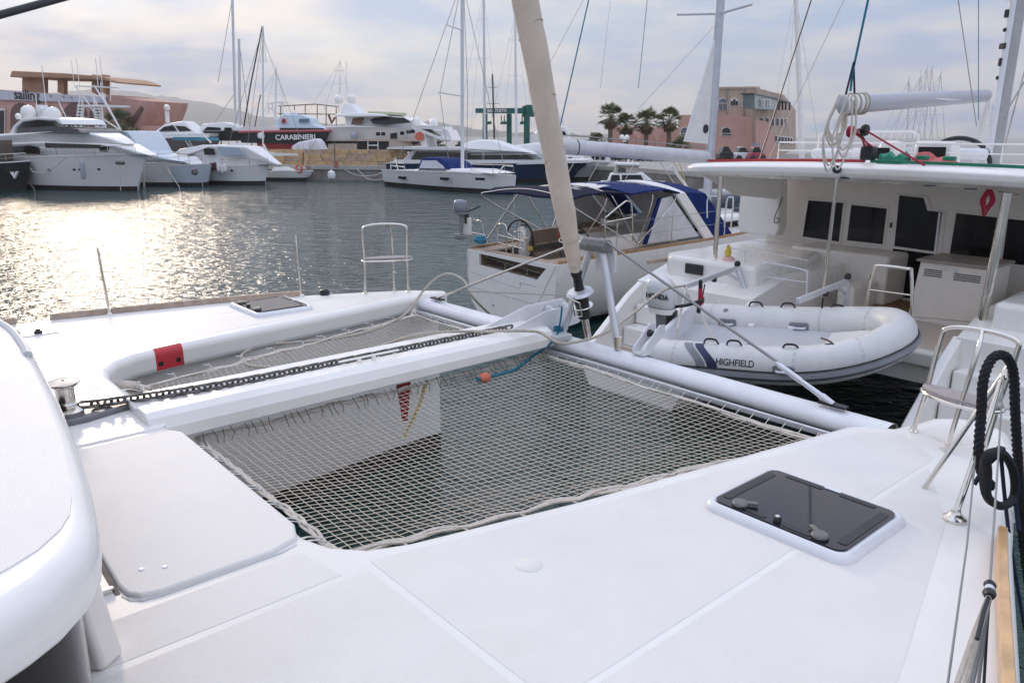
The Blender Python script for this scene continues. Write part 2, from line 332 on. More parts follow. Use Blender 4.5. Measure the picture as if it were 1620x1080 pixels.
# trampolines
def bil(A,B,C,D,s,t): return A*(1-s)*(1-t)+B*(s)*(1-t)+C*s*t+D*(1-s)*t
def net(A,B,C,D,nu,nv,sag,parent):
    A,B,C,D=[Vector((p[0],p[1],ZD-.17)) for p in (A,B,C,D)]
    P=[[None]*(nv+1) for _ in range(nu+1)]
    for i in range(nu+1):
        for j in range(nv+1):
            s,t=j/nv,i/nu; p=bil(A,B,C,D,s,t)
            e=min(s,1-s,t,1-t); p.z-=sag*min(1,e*5)**.6*(16*s*(1-s)*t*(1-t))**.5
            # edge scallops between lashings
            pu=.03*abs(math.sin(t*nu*math.pi/6))*max(0,1-e*9); ctr=bil(A,B,C,D,.5,.5)
            d=(ctr-p); d.z=0
            if d.length>0 and e<.09: p+=d.normalized()*pu
            p+=Vector((random.uniform(-.004,.004),random.uniform(-.004,.004),0))
            P[i][j]=p
    mb=MB()
    for i in range(nu+1): mb.tube(P[i],.0021,4,cap=False)
    for j in range(nv+1): mb.tube([P[i][j] for i in range(nu+1)],.0021,4,cap=False)
    mb.build('net_mesh',netm,parent,kind='stuff')
    edge=[P[i][0] for i in range(nu+1)]+[P[nu][j] for j in range(1,nv+1)]+[P[i][nv] for i in range(nu-1,-1,-1)]+[P[0][j] for j in range(nv-1,0,-1)]
    # border rope: loose bundle of three lines
    e2=MB(); 
    for k in range(3):
        q=[p+Vector((math.sin(i*.55+k*2.1)*.013,math.cos(i*.55+k*2.1)*.013,math.sin(i*.37+k)*.008)) for i,p in enumerate(edge)]
        e2.tube(q,.0085,5,closed=True)
    e2.build('border_rope',ropew,parent)
    return P
tr1=bpy.data.objects.new('trampoline',None); COL.objects.link(tr1); tr1.parent=own; tr1['label']='large rope net trampoline on the near side of the longeron'
tr2=bpy.data.objects.new('trampoline',None); COL.objects.link(tr2); tr2.parent=own; tr2['label']='smaller rope net trampoline beyond the longeron'
P1=net((1.46,4.66),(1.46,2.82),(4.37,2.13),(4.43,4.68),58,44,.07,tr1)
P2=net((1.48,4.98),(1.5,5.92),(4.43,6.62),(4.43,5.02),58,26,.05,tr2)
def lash(name,a,b,par,r=.006):
    mb=MB()
    for k in (-1,1):
        o=Vector((0,.012*k,0)); a2,b2=Vector(a)+o,Vector(b)+o
        mb.tube(spline([a2,a2*.5+b2*.5+Vector((0,0,.02)),b2,b2+Vector((.0,0,-.02))],4),r,5)
    return mb.build(name,ropew,par)
for k in range(7):                                   # hooks on the aft ledge
    v=3.0+k*.235; hk=MB()
    for d in (-.02,.02):
        hk.tube(spline([(1.46,v+d,ZD-.165),(1.38,v+d,ZD-.13),(1.31,v+d*.8,ZD-.135),(1.295,v+d*.5,ZD-.165),(1.32,v+d*.3,ZD-.18)],4),.005,6)
    hk.build('lashing_hook',steel,tr1)
for k in range(4):
    v=5.25+k*.19; hk=MB()
    hk.tube(spline([(1.46,v,ZD-.165),(1.38,v,ZD-.13),(1.31,v,ZD-.135),(1.295,v,ZD-.165)],4),.005,6); hk.build('lashing_hook',steel,tr2)
for k in range(46):                                  # lacing to the longeron, both sides
    i=int(k*58/46)
    p=P1[i][2]; MB().tube([(p.x,4.545,ZD-.1),(p.x+random.uniform(-.01,.02),4.51,ZD-.135),(p.x+random.uniform(-.02,.02),4.47+random.uniform(-.01,.03),ZD-.172)],.0022,4).build('lacing',ropek,tr1)
for k in range(11):                                  # pad-eyes and loops on the hull sides
    t=k/10
    p=P2[int(58*t)][26]; far=Vector((p.x,p.y+.07,ZD-.155)); lash('lacing',p,far,tr2,.003)
    hk=MB(); far.y+=.03; hk.tube([far+Vector((-.025,.03,0)),far,far+Vector((.025,.03,0))],.004,5); hk.build('pad_eye',alup,tr2)
    p=P1[int(58*t)][44]; MB().tube([p,p+Vector((.01,-.06,.0)),p+Vector((.0,-.13,-.01))],.005,5).build('lacing',ropew,tr1)
for k in range(24):
    p=P1[58][int(k*44/23)]; MB().tube([p,(4.475,p.y+.02,ZD-.14)],.003,4).build('lacing',ropew,tr1)
    if k<14: p=P2[58][int(k*26/13)]; MB().tube([p,(4.475,p.y+.02,ZD-.14)],.003,4).build('lacing',ropew,tr2)
for (a,b,par) in (((1.46,2.82),(1.33,2.80),tr1),((4.37,2.13),(4.46,1.98),tr1),((1.5,5.92),(1.36,6.05),tr2),((4.36,6.62),(4.46,6.72),tr2)):
    A=Vector((*a,ZD-.165)); B=Vector((*b,ZD-.15)); d=B-A
    mb=MB(); mb.tube([A-d*.35,A,A+d*.25,A+d*.6,B,B+d*.1],[.012,.02,.034,.036,.028,.012],10)
    for k in range(9): 
        c=A+d*(.1+k*.1); mb.tube([c+Vector((math.cos(a_)*.037*(-d.y/d.length),math.cos(a_)*.037*(d.x/d.length),math.sin(a_)*.037)) for a_ in [i*math.pi/6 for i in range(12)]],.005,4,closed=True)
    mb.build('corner_lashing',ropew,par)
# red notice moulded over the far coaming
ctr=bz(273,570,ZD-.06); u0,u1=1.72,1.95
def vin(u): return 6.32+(u-1.85)*((6.46-6.32)/.86 if u>1.85 else .07/.27)
rs=[]
for u in (u0,u1):
    b=vin(u)+.002; row=[]
    for a in range(0,7):
        t=a/6*math.pi/2; row.append((u,b+.055-.0575*math.sin(t)-.0,ZD-.055+.0575*math.cos(t)))
    row.append((u,b-.0025,ZD-.17)); rs.append(row)
nl=MB(); nl.loft(rs,cap=False,closed=False); notice=nl.build('warning_notice',mat('notice_red',(.50,.035,.05),.35,var=.1),own)
for u in (1.755,1.90):
    b=vin(u); MB().box(u-.02,u+.02,b-.006,b-.001,ZD-.135,ZD-.1).build('notice_symbol',black,notice)
# far hatch and near hatch
def hatch(u,v,label):
    h=bpy.data.objects.new('deck_hatch',None); COL.objects.link(h); h.parent=own; h.location=(u,v,ZD); h['label']=label
    def rr(a,b,r,n=6):
        o=[]
        for cx,cy,s in ((a-r,b-r,0),(-a+r,b-r,1),(-a+r,-b+r,2),(a-r,-b+r,3)):
            for k in range(n+1):
                t=(s+k/n)*math.pi/2; o.append((cx+r*math.cos(t),cy+r*math.sin(t)))
        return o
    f=MB(); f.loft([[(x,y,z) for x,y in rr(a,b,r)] for a,b,r,z in ((.30,.35,.07,0),(.30,.35,.07,.012),(.285,.335,.06,.036),(.27,.32,.05,.040),(.262,.312,.045,.034))]); f.build('frame',alup,h,smooth=50)
    g=MB(); g.prism(rr(.258,.308,.045),.03,.043); gl_=g.build('pane',glassd,h,smooth=30)
    bk=mat('hatch_print',(.012,.012,.013),.35,var=.1)
    for x0,x1,y0,y1 in ((-.2,.2,.255,.295),(-.2,.2,-.295,-.255),(.215,.245,.03,.22),(.215,.245,-.22,-.05),(-.245,-.215,.05,.16),(-.245,-.215,-.16,-.03)):
        MB().prism([(p[0]+(x0+x1)/2,p[1]+(y0+y1)/2) for p in rr((x1-x0)/2,(y1-y0)/2,.012,3)],.043,.0455).build('printed_band',bk,gl_,smooth=0)
    for y in (.19,-.19):
        hd=MB(); hd.lathe([(0,0),(.036,0),(.038,.012),(.03,.02),(0,.021)],(-.215,y,.044),18); hd.prism([(-.225,y),(-.2,y),(-.16,y-.055*(1 if y>0 else -1)),(-.18,y-.07*(1 if y>0 else -1))],.05,.064)
        hd.build('handle',mat('hatch_handle',(.16,.155,.15),.4,.2),h,bevel=.004)
    MB().lathe([(0,0),(.018,0),(.018,.016),(.013,.022),(0,.022)],(-.225,0,.044),16).build('vent_knob',black,h)
    MB().lathe([(0,0),(.009,0),(.009,.004),(0,.004)],(-.225,0,.066),12).build('knob_cap',alup,h)
    MB().box(.24,.262,-.05,.03,.043,.05).build('hinge',alup,h,bevel=.004)
    return h
hatch(3.08,1.53,'near deck hatch with smoked glass'); hatch(3.09,7.19,'far deck hatch with smoked glass')
# small recessed pad with mooring fittings on the far side deck
fp=MB().box(.88,1.28,7.4,7.58,ZD-.01,ZD+.008); fp.build('fitting_pad',gelg,own,bevel=.008)
for p in ((.98,7.53),(1.13,7.46)):
    MB().lathe([(0,0),(.03,0),(.034,.015),(.02,.025),(.02,.04),(0,.042)],(p[0],p[1],ZD+.008),14).build('pad_fitting',black,own)
# teak toe rails
def rail(pts,w,h,m,name='toe_rail'):
    mb=MB(); rings=[]
    for i,p in enumerate(pts):
        a=Vector(pts[max(0,i-1)]); b=Vector(pts[min(len(pts)-1,i+1)]); d=(b-a).normalized(); n=Vector((-d.y,d.x)); p=Vector(p)
        rings.append([(*(p+n*w*.5),ZD),(*(p+n*w*.42),ZD+h),(*(p-n*w*.42),ZD+h),(*(p-n*w*.5),ZD)])
    mb.loft(rings); return mb.build(name,m,own,bevel=.006)
rail([(1.32,7.99),(1.8,7.92),(2.7,7.765),(3.57,7.55)],.05,.055,teakp); rail([(-1,8.1),(.3,8.09),(1.06,8.02)],.05,.055,teakp)
rail([(3.5,.862),(3.1,.735),(2.43,.508),(1.8,.335),(1.0,.18)],.042,.07,pine)
# stanchions
def stanchion(u,v,h=.64,lean=(0,0)):
    s=bpy.data.objects.new('stanchion',None); COL.objects.link(s); s.parent=own; s.location=(u,v,ZD)
    MB().tube([(0,0,.03),(lean[0],lean[1],h-.02),(lean[0],lean[1],h)],[.0125,.0115,.008],10).build('post',steel,s)
    MB().lathe([(0,0),(.04,0),(.04,.008),(.02,.02),(.018,.06),(0,.06)],(0,0,0),12).build('base',steel,s)
stanchion(1.8,7.9,lean=(-.02,.03)); stanchion(3.58,7.54,lean=(0,.02))
MB().lathe([(0,0),(.05,0),(.05,.05),(.035,.06),(0,.06)],(3.8,7.43,ZD),12).build('line_cleat',black,own)
# pulpit seats
def seat(A,B,C,label,top=.73,sz=.36,lean=(0,0),zb=0):
    s=bpy.data.objects.new('pulpit_seat',None); COL.objects.link(s); s.parent=own; s['label']=label
    A,B,C=[Vector((*p,ZD+zb)) for p in (A,B,C)]; ctr=(A+B+C)/3; ln=Vector((*lean,0))
    def inw(p,k,z): q=p+(ctr-p)*k+ln*(z/top); q.z=ZD+zb+z; return q
    a1,b1=inw(A,.0,top-.09),inw(B,.0,top-.09)
    mid=(inw(A,.1,top)+inw(B,.1,top))/2+Vector((0,0,.012))
    path=spline([A,inw(A,.03,sz),a1,inw(A,.12,top-.01),mid,inw(B,.12,top-.01),b1,inw(B,.03,sz),B],6)
    MB().tube(path,.0135,10).build('arch_rail',steel,s)
    MB().tube(spline([C,inw(C,.02,sz),inw(C,.25,top-.06),mid],5),.0125,10).build('back_post',steel,s)
    pts=[inw(A,-.04,sz),inw(B,-.04,sz),inw(C,-.1,sz)]; ring=spline([pts[0],(pts[0]+pts[1])/2+((pts[0]+pts[1])/2-pts[2])*.12,pts[1],(pts[1]+pts[2])/2+((pts[1]+pts[2])/2-pts[0])*.25,pts[2],(pts[0]+pts[2])/2+((pts[0]+pts[2])/2-pts[1])*.25],5,closed=True)
    z0=ZD+zb+sz
    sb=MB().prism([(p.x,p.y) for p in ring],z0+.005,z0+.025).build('seat_board',cush,s,bevel=.006)
    MB().tube([(p.x,p.y,z0-.008) for p in ring],.012,8,closed=True).build('seat_hoop',steel,s)
    for p in (A,B,C): MB().lathe([(0,0),(.03,0),(.03,.006),(.016,.014),(.016,.04),(0,.04)],p,12).build('foot_flange',steel,s)
    return s
seat((4.16,7.2),(4.57,6.98),(4.5,7.16),'far pulpit seat')
seat((4.52,1.64),(4.5,1.26),(4.36,1.40),'near pulpit seat',.64,.27,(.04,-.07))
# --- windlass and chain
wl=bpy.data.objects.new('windlass',None); COL.objects.link(wl); wl.parent=own; wl.location=(.84,4.98,ZD)
MB().prism([(-.22,-.13),(.06,-.13),(.34,-.05),(.40,0),(.34,.05),(.1,.13),(-.1,.15),(-.22,.13)],0,.05).build('base_plate',mat('cast_grey',(.19,.19,.2),.45,.5,var=.2),wl,bevel=.012)
MB().lathe([(0,.05),(.085,.05),(.09,.07),(.06,.09),(.055,.1),(.085,.12),(.08,.13),(0,.13)],(0,0,0),22).build('gypsy',steel,wl)
MB().lathe([(0,.13),(.055,.13),(.048,.17),(.052,.21),(.085,.235),(.088,.245),(.05,.256),(0,.258)],(0,0,0),22).build('drum',steel,wl)
MB().lathe([(0,.257),(.012,.257),(.012,.262),(0,.262)],(0,0,0),8).build('key_socket',black,wl)
chain=thing('anchor_chain','galvanised grey anchor chain lying along the white longeron from the windlass','chain',B2W(.95,4.95,ZD),BR)
lk_=MB(); a,b=.034,.021; pth=[]
for k in range(16):
    t=2*math.pi*k/16; pth.append(((a if math.cos(t)>0 else -a)*(1 if abs(math.cos(t))>.05 else 0)+b*math.cos(t),b*1.15*math.sin(t),0))
lk_.tube(pth,.0098,6,closed=True)
tmp=lk_.build('link',galv,None); linkme=tmp.data; bpy.data.objects.remove(tmp)
cp=resample(spline([(0.0,.02,.085),(.1,.005,.08),(.25,-.04,.085),(.5,-.09,.085),(1.0,-.105,.075),(1.8,-.1,.07),(2.6,-.09,.066),(3.3,-.085,.062)],20),.072)
for i,p in enumerate(cp[:-1]):
    d=(cp[i+1]-p).normalized(); q=d.to_track_quat('X','Z').to_matrix().to_4x4()
    inst('link',linkme,chain,Matrix.Translation(p)@q@Matrix.Rotation(math.pi/2*(i%2)+.5,4,'X'))
# chain stopper bridge on the longeron
g=bz(612,566,ZD+.07)
st=MB(); 
for d in (-.06,.06): st.box(2.72+d-.012,2.72+d+.012,4.72,4.75,ZD+.05,ZD+.11)
st.box(2.5,3.0,4.725,4.745,ZD+.10,ZD+.112); st.build('chain_guard',gel,own,bevel=.004)
# --- bow roller plates at the crossbeam
pl=MB()
for v in (4.72,4.98):
    pl.add([(3.95,v,ZD+.05),(4.5,v,ZD+.19),(4.95,v,ZD+.2),(5.05,v,ZD+.12),(4.9,v,ZD+.02),(4.45,v,ZD-.02),
            (3.95,v+.012,ZD+.05),(4.5,v+.012,ZD+.19),(4.95,v+.012,ZD+.2),(5.05,v+.012,ZD+.12),(4.9,v+.012,ZD+.02),(4.45,v+.012,ZD-.02)],
           [(0,1,2,3,4,5),(11,10,9,8,7,6)]+[(k,(k+1)%6,(k+1)%6+6,k+6) for k in range(6)])
pl.build('bow_roller_cheek',alup,own,smooth=0,bevel=.003)
for u in (4.75,4.95):
    MB().tube([(u,4.735,ZD+.12),(u,4.80,ZD+.12),(u,4.85,ZD+.12),(u,4.90,ZD+.12),(u,4.975,ZD+.12)],[.05,.03,.022,.03,.05],14).build('bow_roller',gelg,own)
MB().box(4.42,4.6,4.5,5.12,ZD-.04,ZD+.012).build('longeron_shoe',gelg,own,bevel=.01)
# --- seagull striker
sg=bpy.data.objects.new('seagull_striker',None); COL.objects.link(sg); sg.parent=own
apex=bu(943,387,4.62); vA=apex.y; zA=apex.z
lB=bu(890,524,4.62); rB=bu(978,548,4.62)
MB().tube([(4.62,lB.y,ZD-.02),(4.62,vA+.06,zA-.03)],.031,12).build('strut',alu,sg)
MB().tube([(4.62,rB.y,ZD-.02),(4.62,vA-.07,zA-.03)],.031,12).build('strut',alu,sg)
MB().tube([(4.62,rB.y+.001,ZD-.01),(4.62,rB.y+.006,ZD+.08)],.036,12).build('strut_sleeve',steel,sg)
MB().prismy([(4.56,zA-.05),(4.68,zA-.05),(4.69,zA+.0),(4.66,zA+.05),(4.58,zA+.05),(4.55,zA)],.14,.12,vA).build('apex_block',mat('cast_apex',(.20,.20,.205),.55,.4,var=.25,vscale=25),sg,bevel=.01)
MB().box(4.68,4.70,vA-.16,vA+.06,zA-.22,zA-.05).build('web_plate',alup,sg,bevel=.004)
sL=bu(692,470,4.62); sR=bu(1318,640,4.62)
MB().tube([(4.62,vA+.12,zA+.03),(4.62,sL.y,ZD+.0)],.011,8).build('striker_wire',steel,sg)
MB().tube([(4.62,vA-.12,zA+.03),(4.62,sR.y+.42,ZD+.02+(zA-ZD)*.42/(vA-.12-sR.y))],.011,8).build('striker_wire',wire,sg)
a=Vector((4.62,sR.y+.44,ZD+(zA-ZD)*.44/(vA-.12-sR.y)+.01)); b=Vector((4.62,sR.y,ZD-.005)); d=b-a
MB().tube([a,a+d*.08,a+d*.1,a+d*.45,a+d*.47,a+d*.8,a+d*.82,b],[.012,.014,.019,.021,.017,.02,.026,.022],10).build('turnbuckle',alu,sg)
for v in (sR.y,sL.y): MB().box(4.59,4.65,v-.09,v+.09,ZD-.012,ZD+.002).build('chain_plate',black,sg)
# crossbeam fairlead bracket near the dinghy
q=bz(1012,550,ZD); 
for dv in (-.05,.05):
    MB().prismy([(4.60,ZD-.02),(4.66,ZD-.02),(4.86,ZD+.12),(4.87,ZD+.19),(4.80,ZD+.2),(4.60,ZD+.02)],.006,y0=3.78+dv).build('fairlead_cheek',alup,own,smooth=0)
MB().box(4.60,4.68,3.73,3.83,ZD-.02,ZD-.005).build('fairlead_base',alup,own)
MB().tube([(4.79,3.725,ZD+.12),(4.79,3.755,ZD+.12),(4.79,3.785,ZD+.12),(4.79,3.835,ZD+.12)],[.035,.022,.022,.035],12).build('fairlead_roller',rubber,own)
# --- furler and furled headsail
ff=bpy.data.objects.new('headsail_furler',None); COL.objects.link(ff); ff.parent=own
base=Vector((4.62,4.33,ZD-.0)); t0=bv(831,0,4.33); ax=(t0-base).normalized()
Mq=ax.to_track_quat('Z','Y').to_matrix()
def on(s): return base+ax*s
tg=MB(); tg.tube([on(0),on(.05),on(.15),on(.2)],[.03,.028,.032,.03],10); tg.tube([on(.16)+Vector((0,.02,0)),on(.3)],.02,8); tg.build('stay_toggle',steel,ff)
MB().lathe([(0,.2),(.05,.2),(.055,.24),(.055,.3),(0,.3)],base,16,Mq).build('lower_bearing',black,ff)
MB().lathe([(0,.29),(.06,.29),(.06,.42),(0,.42)],base,18,Mq).build('drum_core',black,ff)
MB().lathe([(.06,.292),(.085,.30),(.09,.305),(.085,.312),(.06,.313)],base,24,Mq).build('drum_flange',steel,ff)
MB().lathe([(.05,.41),(.11,.415),(.115,.422),(.1,.445),(.05,.455)],base,24,Mq).build('drum_flange',alu,ff)
gd=MB(); e1=Mq@Vector((1,0,0)); e2=Mq@Vector((0,1,0))
gdir=(e1*.3-e2*.95); 
gd.tube([on(.43)+gdir*.08,on(.43)+gdir*.15,on(.28)+gdir*.15,on(.28)+gdir*.06],.007,6); gd.tube([on(.43)+gdir*.15,on(.40)+gdir*.12+e1*.06,on(.28)+gdir*.12+e1*.06,on(.28)+gdir*.15],.006,6); gd.build('line_guard',steel,ff)
MB().lathe([(.05,.45),(.04,.46),(.036,.56),(.05,.6),(.03,.66),(0,.66)],base,14,Mq).build('tack_swivel',black,ff)
sh=MB(); sh.tube([on(.52)-e1*.05,on(.56)-e1*.06,on(.6)-e1*.03],.008,6); sh.build('tack_shackle',steel,ff)
L0=.60; Ltop=13.0; rings=[]; NS=170
for i in range(NS+1):
    s=L0+(Ltop-L0)*(i/NS)**1.4; w=(s-L0)
    r=(.038+.045*min(1,w/.55)**.7 if w<.55 else .083+.012*min(1,(w-.55)/1.2)) 
    if s>8: r*=1-.4*(s-8)/5
    ring=[]
    for k in range(28):
        a=2*math.pi*k/28; sp=(a/(2*math.pi)+s/.62)%1.0
        bump=1+.07*(sp-.5)+.012*math.sin(3*a+s*5)
        ring.append(on(s)+(e1*math.cos(a)+e2*math.sin(a))*r*bump)
    rings.append(ring)
sm=MB(); sm.loft(rings); sail=sm.build('furled_sail',canvas,ff,smooth=60)
seamm=mat('sail_seam',(.36,.28,.20),.9); cdir=(base-W2B(CAMP)).normalized(); lat=ax.cross(cdir).normalized()
for i in range(22):                                   # wraps of the furled sail
    s0=L0+.45+i*.47+.05*math.sin(i*2.1); w=s0-L0; r=(.083+.012*min(1,(w-.55)/1.2) if w>.55 else .038+.045*(w/.55)**.7)*1.028
    if s0>8: r*=1-.4*(s0-8)/5
    pts=[]
    for k in range(20):
        t=math.pi*(.05+.9*k/19)-math.pi/2; d_=(-cdir)*math.cos(t)+lat*math.sin(t); pts.append(on(s0-.045*math.sin(t)-.012*math.sin(2*t))+d_*r)
    MB().tube(pts,.0028,4).build('cover_seam',seamm,sail)
for s,r in ((.68,.055),(.9,.085)): MB().tube([on(s)+(e1*math.cos(t)+e2*math.sin(t))*r*(1.02) for t in [k*math.pi/10 for k in range(20)]],.006,5,closed=True).build('sail_tie',ropeb,sail)
# furling line across to the far side deck
MB().tube(spline([on(.36)+e2*.07,(4.3,6,ZD+.2),(3.8,7.43,ZD+.06)],8),.0045,6).build('furling_line',wire,own)
MB().tube([Vector((3.6,7.5,ZD+.05)),(4.5,7.05,ZD+.06)],.004,6).build('jackline',wire,own)
# red pennant and yellow line hanging under the longeron
MB().prismy([(2.98,ZD-.17),(3.10,ZD-.17),(3.06,ZD-.47),(3.02,ZD-.47)],.008,y0=4.75).build('red_strap',mat('strap_red',(.35,.02,.03),.7),own)
MB().tube(spline([(3.22,4.7,ZD-.17),(3.16,4.72,ZD-.35),(3.03,4.75,ZD-.6)],5),.012,6).build('yellow_strap',ropey,own)
# --- coachroof visor at lower left
vp=[(0,507),(30,534),(60,578),(97,648),(128,722),(148,790),(158,845),(157,880),(141,913),(100,957),(50,994),(0,1026),(-250,1150),(-700,1150),(-900,650),(-300,480)]
vis=[bz(x,y,ZD+.74) for x,y in vp]
MB().prism([(p.x,p.y) for p in vis],ZD+.64,ZD+.80).build('coachroof',gel,own,bevel=.06,seg=5)
cx=sum(p.x for p in vis)/len(vis); cy=sum(p.y for p in vis)/len(vis)
MB().prism([(cx+(p.x-cx)*.86,cy+(p.y-cy)*.86) for p in vis],ZD+.79,ZD+.803).build('roof_panel',nonskid,own,smooth=0)
MB().prism([(cx+(p.x-cx)*.80,cy+(p.y-cy)*.80) for p in vis],ZD+.0,ZD+.66).build('windscreen',glassw,own,smooth=30)
tr=[bz(x,y,ZD+.80) for x,y in ((-30,500),(0,512),(18,524),(34,543),(44,562))]
MB().tube(spline(tr,5),.018,8).build('roof_trim',gelg,own)
pa,pb=bz(168,1045,ZD),bz(-20,1130,ZD)
MB().loft([[(pa.x-.02,pa.y-.06,ZD),(pa.x+.06,pa.y,ZD),(pa.x-.03,pa.y+.12,ZD),(pa.x-.14,pa.y+.06,ZD)],[(pa.x-.10,pa.y+.06,ZD+.7),(pa.x-.02,pa.y+.1,ZD+.7),(pa.x-.12,pa.y+.2,ZD+.7),(pa.x-.2,pa.y+.16,ZD+.7)]]).build('windscreen_pillar',cream,own,bevel=.02)
# overhead shroud
MB().tube([atd(-500,160,1.6),atd(500,-112,4.2)],.011,8).build('shroud',rubber,None)
o=bpy.data.objects[-1] if False else COL.objects['shroud']; o.parent=own; o.matrix_parent_inverse=Matrix.Rotation(-BR,4,'Z')
# --- near guard rail: brace, wires, gate lashing
VG=.80
b0=bz(1510,822,ZD); ball=Vector((4.3,1.02,ZD+.62))
gr=bpy.data.objects.new('guard_rail',None); COL.objects.link(gr); gr.parent=own
tp=bv(1591,585,1.06)
MB().tube([b0+Vector((0,0,.02)),tp],.014,10).build('brace',steel,gr)
MB().tube([bz(1462,772,ZD+.0),tp+Vector((.1,.02,-.01))],.012,10).build('brace',steel,gr)
MB().lathe([(0,0),(.05,0),(.05,.012),(.025,.03),(.02,.05),(0,.05)],b0,14).build('brace_foot',steel,gr)
MB().lathe([(.0,-.016),(.012,-.012),(.017,0),(.012,.012),(0,.016)],tp+Vector((-.05,-.01,-.02)),12).build('wire_terminal',steel,gr)
w0=tp+Vector((-.05,-.01,-.02)); w1=bv(1566,925,.55)
MB().tube([w0,w1],.0035,6).build('lifeline',wire,gr)
MB().tube([bv(1546,690,1.06),bv(1530,860,.78),bv(1498,1090,.53)],.0035,6).build('lifeline',wire,gr)
term=MB(); dd=(w1-w0).normalized(); Mz=dd.to_track_quat('Z','Y').to_matrix()
term.lathe([(0,-.012),(.012,-.01),(.016,0),(.012,.01),(0,.012)],w1,12,Mz); term.build('lashing_ball',black,gr)
MB().lathe([(0,.012),(.012,.012),(.014,.02),(.012,.03),(0,.03)],w1,12,Mz).build('lashing_sleeve',alu,gr)
MB().lathe([(0,.03),(.014,.032),(.017,.042),(.012,.056),(0,.058)],w1,12,Mz).build('lashing_knot',black,gr)
for px,r,m in (((1508,1100),.008,ropeb),((1520,1110),.007,ropeb),((1533,1100),.008,wire),((1546,1010),.006,black),((1543,1120),.005,wire),((1556,1090),.004,black)):
    e_=bv(px[0],px[1],.50); MB().tube([w1+dd*.05,(w1+e_)/2+Vector((0,0,-.006)),e_],r,6).build('gate_lashing',m,gr)
# --- loose lines
def onbeam(x,y,z): return bz(x,y,z)
rp=[bz(749,486,ZD-.25)+Vector((.2,-.05,-.1)),bu(748,470,4.95),bu(735,445,4.9),bu(712,433,4.85),bu(690,440,4.75),bu(668,462,4.6),bz(646,492,ZD-.12),bz(612,514,ZD-.17),bz(560,530,ZD-.17),bz(490,540,ZD-.175),bz(425,545,ZD-.175),bz(388,557,ZD-.175),bz(383,569,ZD-.175),bz(402,579,ZD-.175),bz(465,578,ZD-.175),bz(555,562,ZD-.165),bz(600,548,ZD-.12),bz(650,531,ZD+.09),bz(700,525,ZD+.095),bz(770,524,ZD+.095),bz(845,524,ZD+.095),bz(868,534,ZD+.06),bz(888,543,ZD+.02),bz(925,538,ZD+.02),bu(960,525,4.7),bu(1000,497,5.2),bu(1040,465,5.9),bu(1062,455,6.3),bu(1085,452,6.6)]
rope1=strands(resample(spline(rp,10),.02),.0135,.09).build('mooring_rope',ropeb,None); rope1.location=(0,0,0)
def frame(o): o.matrix_world=Matrix.Rotation(BR,4,'Z'); return o
tag(frame(rope1),'beige mooring rope looped over the far net and longeron towards the dinghy','rope')
bl=[bz(889,522,ZD+.02)+Vector((-.02,.02,.0)),bz(880,532,ZD),bz(866,548,ZD-.08),bz(845,562,ZD-.15),bz(815,584,ZD-.17),bz(790,592,ZD-.175),bz(776,596,ZD-.175)]
br_=strands(resample(spline(bl,10),.012),.011,.07); br_.tube(spline([bu(889,485,4.5),bu(887,505,4.5),bl[0]],6),.009,6)
for k in range(3): br_.tube([Vector((bl[0].x,bl[0].y,bl[0].z+.012*k))+Vector((.04*math.cos(t),.04*math.sin(t),0)) for t in [i*math.pi/7 for i in range(14)]],.006,6,closed=True)
brp=thing('float_line','teal blue rope with an orange float lying across the near net','rope',(0,0,0),BR)
br_.build('line',ropeblu,brp)
fl=bz(767,597,ZD-.165); fd=(bl[-2]-bl[-1]).normalized(); Mf=fd.to_track_quat('Z','Y').to_matrix()
MB().lathe([(0,-.05),(.02,-.048),(.036,-.025),(.04,0),(.036,.025),(.02,.048),(0,.05)],fl,16,Mf).build('float',orange,brp)
MB().tube([fl-fd*.045,fl-fd*.075],[.014,.018],8).build('stopper_knot',ropeblu,brp)
# black warp hung over the pulpit, navy lanyard
kp=[bv(1570,770,.93),bv(1549,735,.98),bv(1552,660,1.02),bv(1556,600,1.04),bv(1570,567,1.04),bv(1590,563,1.02),bv(1603,590,1.0),bv(1606,650,.97),bv(1611,740,.93),bv(1618,850,.88),bv(1628,930,.82)]
kr=strands(resample(spline(kp,12),.012),.021,.075); 
for k in range(3):
    kr.tube(spline([bv(1556+k*3,748,.93-k*.012),bv(1562,720,.93-k*.012),bv(1585,716,.93-k*.012),bv(1603,745,.92-k*.012),bv(1604,785,.91-k*.012),bv(1585,800,.91-k*.012),bv(1562,785,.92-k*.012)],5,closed=True),.018,7,closed=True)
tag(frame(kr.build('black_warp',ropek,None)),'thick black warp looped over the near pulpit rail and coiled at the deck edge','rope')
nr=MB(); nr.tube(resample(spline([bv(1541,766,.99),bv(1560,738,.97),bv(1580,718,.95),bv(1583,711,.95),bv(1597,735,.93),bv(1606,790,.9),bv(1612,840,.86)],8),.015),.010,7)
nr.tube(spline([bv(1583,714,.94),bv(1590,790,.9),bv(1600,870,.86),bv(1622,1000,.8)],8),.008,6)
nr.lathe([(0,-.02),(.016,-.015),(.02,0),(.016,.015),(0,.02)],bv(1583,712,.945),10)
tag(frame(nr.build('navy_lanyard',ropen,None)),'navy blue lanyard knotted to the near guard wire above the black warp','rope')
